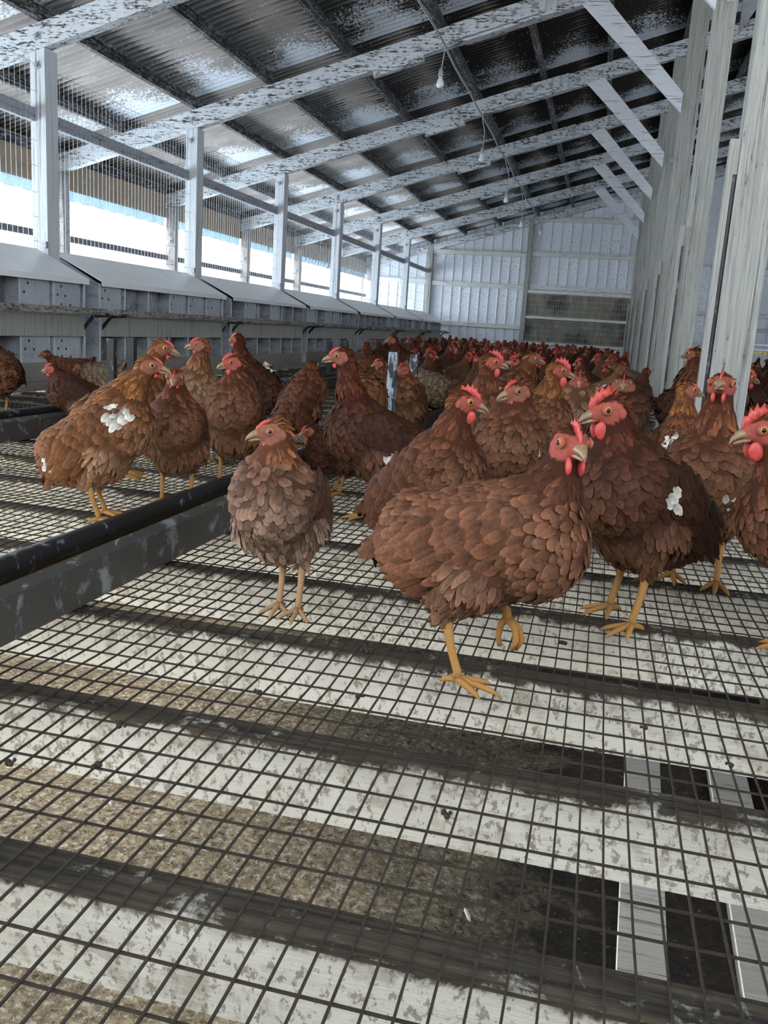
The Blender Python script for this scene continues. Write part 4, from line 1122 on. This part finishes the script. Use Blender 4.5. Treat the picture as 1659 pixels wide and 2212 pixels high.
hen('hen standing between the two splattered uprights, facing the camera', (870, 797), 3.75, -100, hyaw=-12, hpitch=-18, pal='orange', comb=.6, pitch=46, head=(.060, 0, .345), seed=25, detail=1, white=((.09, 0, .2, .012), (.08, -.03, .23, .01)))
hen('hen seen from behind over the far trough, left of the crowd', (792, 747), 5.2, 110, hyaw=-10, hpitch=5, pal='mid', comb=.2, pitch=40, head=(.050, 0, .36), seed=26, detail=1)
hen('dark hen leaning left near the perch rail, left of the crowd', (848, 735), 5.9, 195, hyaw=0, hpitch=-8, pal='dark', comb=.2, pitch=16, head=(.115, 0, .355), seed=27, detail=1)
hen('pale-backed hen bending down behind the uprights', None, 4.6, 20, root=tuple(on_y(930, 800, 4.6)[:2]), scale=1.0, hyaw=0, hpitch=-50, pal='ashen', comb=.3, pitch=-16, head=(.165, 0, .165), seed=28, detail=1, tail_up=50)
hen('dark hen with a red face peeking above the left group', (512, 733), 3.7, 160, hyaw=0, hpitch=-8, pal='dark', comb=.5, pitch=30, head=(.09, 0, .385), seed=30, detail=1)
hen('hen bending away with its tail up, near the far trough', None, 4.1, 130, root=tuple(on_y(562, 800, 4.1)[:2]), scale=.85, hyaw=0, hpitch=-50, pal='mid', comb=.2, pitch=-22, head=(.16, 0, .14), seed=31, detail=1, tail_up=60, white=((-.12, 0, .32, .03),))
hen('hen with a pale tail crouching behind the golden-brown hen', None, 3.9, 185, root=tuple(on_y(222, 815, 3.9)[:2]), scale=.85, hyaw=0, hpitch=-20, pal='ashen', comb=.2, pitch=-5, head=(.14, 0, .25), seed=35, detail=1, tail_up=50)
hen('orange-necked hen with a pale wing, right of the white-feathered hen', (1150, 775), 3.8, 35, hyaw=-20, hpitch=-10, pal='orange', comb=.15, pitch=22, head=(.09, 0, .355), seed=36, detail=1, white=((-.02, -.08, .22, .04),))
hen('hen half hidden behind the chestnut hen, only its flank in view', (790, 825), 3.1, 100, hyaw=0, hpitch=-10, pal='gold', comb=.3, pitch=30, head=(.08, 0, .29), seed=37, detail=1)
hen('brown and white hen at the right edge beyond the posts', (1612, 815), 3.9, 20, hyaw=0, hpitch=-12, pal='dark', comb=.5, pitch=10, head=(.12, 0, .31), seed=38, detail=1, white=((-.03, -.07, .22, .035), (-.06, -.03, .26, .03)))
hen('hen behind the gap between the two nearest posts', (1498, 765), 4.6, 150, hyaw=0, hpitch=-10, pal='mid', comb=.3, pitch=30, head=(.08, 0, .35), seed=39, detail=1)

# ---- the crowd: a few whole birds, copied; copies share mesh data
def crowd_proto(i, **kw):
    p = hen_parts(detail=0, seed=100+i, **kw)
    A = p['body'][0]
    for extra in (p['tail'], *p['wings']): V, F, C = extra.data(); A.add(V, F, C)
    for extra, c in ((p['beak'], (.40, .26, .15)), (p['comb'], (.55, .06, .055)), (p['wattles'][0], (.5, .06, .055)), (p['wattles'][1], (.5, .06, .055))):
        V, F, C = extra.data(); A.add(V, F, np.array(c))
    for e, pu, ring in p['eyes']: V, F, C = pu.data(); A.add(V, F, np.array((.01, .01, .01)))
    V, F, C = A.data()
    # rough feathering: push the surface in and out a little
    r = np.random.default_rng(i); V = V + r.normal(0, .0016, V.shape)
    return new_mesh('hen', V, F, MAT['hen'], True, C)
protos = [crowd_proto(0, pitch=22, head=(.095, 0, .35), pal='mid', comb=.5), crowd_proto(1, pitch=30, head=(.085, 0, .375), pal='dark', comb=.3),
          crowd_proto(2, pitch=12, head=(.125, .02, .32), pal='mid', comb=.7, hyaw=30), crowd_proto(3, pitch=38, head=(.07, 0, .385), pal='orange', comb=.6),
          crowd_proto(4, pitch=24, head=(.09, -.01, .36), hyaw=-50, pal='dark', comb=.7), crowd_proto(5, pitch=-10, head=(.16, 0, .19), hpitch=-40, pal='mid', comb=.3, tail_up=50),
          crowd_proto(6, pitch=20, head=(.10, .02, .35), hyaw=50, pal='buff', comb=.5, white=((-.04, .07, .22, .05), (-.04, -.07, .22, .05))),
          crowd_proto(7, pitch=16, head=(.11, 0, .34), pal='ashen', comb=.4), crowd_proto(8, pitch=26, head=(.09, 0, .365), hyaw=-20, pal='mid', comb=.8, white=((-.15, 0, .27, .05),)),
          crowd_proto(9, pitch=30, head=(.08, 0, .37), hyaw=80, pal='dark', comb=.6)]
rc = random.Random(42); spots = []
circ = []
def ends(x, y, a, s=1.0, back=.10, fwd=.075): return [(x-math.cos(a)*back*s, y-math.sin(a)*back*s), (x+math.cos(a)*fwd*s, y+math.sin(a)*fwd*s)]
for o in SHAPES.values(): circ += ends(o.location.x, o.location.y, o.rotation_euler.z, o.scale.x)
def fit(x, y, d):
    for _ in range(7):
        a = rc.uniform(0, 2*math.pi); e = ends(x, y, a)
        if all((p[0]-q[0])**2+(p[1]-q[1])**2 > d*d for p in e for q in circ): circ.extend(e); return a
    return None
def crowd(n, y0, y1, x0, x1, test, power=1.0, tries=26000):
    k = 0
    while tries > 0 and k < n:
        tries -= 1
        y = y0+(y1-y0)*rc.random()**power; x = rc.uniform(x0, x1)
        px, py = project((x, y, .2))
        if not test(x, y, px): continue
        a = fit(x, y, .155 if y < 9 else .145)
        if a is None: continue
        spots.append((x, y, a)); k += 1
def main_ok(x, y, px):
    edge = 1010 if y < 5.0 else 900 if y < 6.2 else 860 if y < 8 else 820
    return edge <= px <= 1385 and abs(x+.85) > .13 and abs(x+2.10) > .13
crowd(205, 4.1, 17.3, -2.95, .20, main_ok, .9)
crowd(42, 4.2, 15, .85, 3.0, lambda x, y, px: px <= 1720 and abs(x-1.25) > .1)
for i, (x, y, ang) in enumerate(spots):
    pi = rc.choice([0, 0, 1, 1, 1, 2, 3, 4, 4, 5, 6, 7, 8, 9, 9])
    o = bpy.data.objects.new('hen', protos[pi]); COL.objects.link(o)
    s = rc.uniform(.90, 1.06); o.location = (x, y, 0); o.scale = (s, s*rc.choice((-1, 1)), s); o.rotation_euler = (0, 0, ang)
    o.scale = (s, s, s)
    look = {0: 'brown hen', 1: 'dark brown hen', 2: 'head-turned brown hen', 3: 'orange-necked hen', 4: 'glancing dark hen', 5: 'pecking brown hen',
            6: 'white-winged buff hen', 7: 'pale ash-backed hen', 8: 'white-tailed brown hen', 9: 'dark hen facing sideways'}[pi]
    px = project((x, y, .25))[0]
    third = 'towards the nest boxes' if px < 1010 else 'in mid-aisle' if px < 1200 else 'towards the partition posts'
    if x > .6: g = 'other aisle, %s half' % ('near' if y < 8 else 'far'); lab = '%s in the other aisle, %s half' % (look, 'nearer' if y < 8 else 'farther')
    elif y > 13: g = 'last rows of the crowd %s' % third; lab = 'tiny %s in the last rows, %s' % (look, third)
    elif y > 9: g = 'far crowd %s' % third; lab = 'small %s in the far crowd, %s' % (look, third)
    elif y > 6.5: g = 'middle crowd %s' % third; lab = '%s in the middle of the crowd, %s' % (look, third)
    else: g = 'front of the crowd %s' % third; lab = '%s in the first rows of the crowd, %s' % (look, third)
    tag(o, lab, 'hen', g + ', ' + look)

# ---- small things on the mesh and under it
for i, (px, py) in enumerate([(1290, 1618), (790, 1400), (775, 1500), (965, 1750), (268, 1560), (205, 1650), (1218, 1386), (1395, 1566), (385, 1350), (560, 1490), (20, 1640), (1580, 1650)]):
    p = on_z(px, py, .004); mb = MB(); rr = random.Random(i)
    for j in range(4): mb.sphere((p[0]+rr.uniform(-.006, .006), p[1]+rr.uniform(-.006, .006), .0005+rr.uniform(0, .002)), rr.uniform(.002, .0042), 7, 5)
    o = build('dropping', mb, MAT['dropping'], None, True); tag(o, 'small dark clump of droppings stuck on the floor mesh', 'dropping', 'clumps of droppings on the near mesh')
def plume(name, c, L, W, mat, rz, label, cat):
    P = np.array([[0, 0, 0]]); ca, sa = math.cos(rz), math.sin(rz)
    V, F, C = make_feathers(P, np.array([[0, 0, 1.]]), np.array([[ca, sa, 0]]), np.array([L]), np.array([W]), np.array([.25]), np.array([.2]), np.array([[.7, .7, .7]]))
    V2 = np.concatenate([V, V+np.array([0, 0, .0006])]); F2 = F.tolist()+(F[:, ::-1]+15).tolist()
    mb = MB(); mb.add(V2+np.array(c), F2)
    o = build(name, mb, mat, None, True); tag(o, label, cat, 'white feathers on the litter' if name == 'loose_feather' else None)
g = on_z(1062, 1838, -.60)
plume('down_feather', g, .05, .035, MAT['down'], 1.2, 'fluffy white down feather on the litter below the mesh, right of centre', 'feather')
for i, (px, py, a_) in enumerate([(690, 1722, .3), (530, 1765, 1.1), (1015, 1990, 2.0), (330, 1810, .6), (240, 1740, 2.2)]):
    g = on_z(px, py, -.575); plume('loose_feather', g, .035, .009, MAT['down'], a_, 'small white feather lying on the litter under the mesh, left part', 'feather')
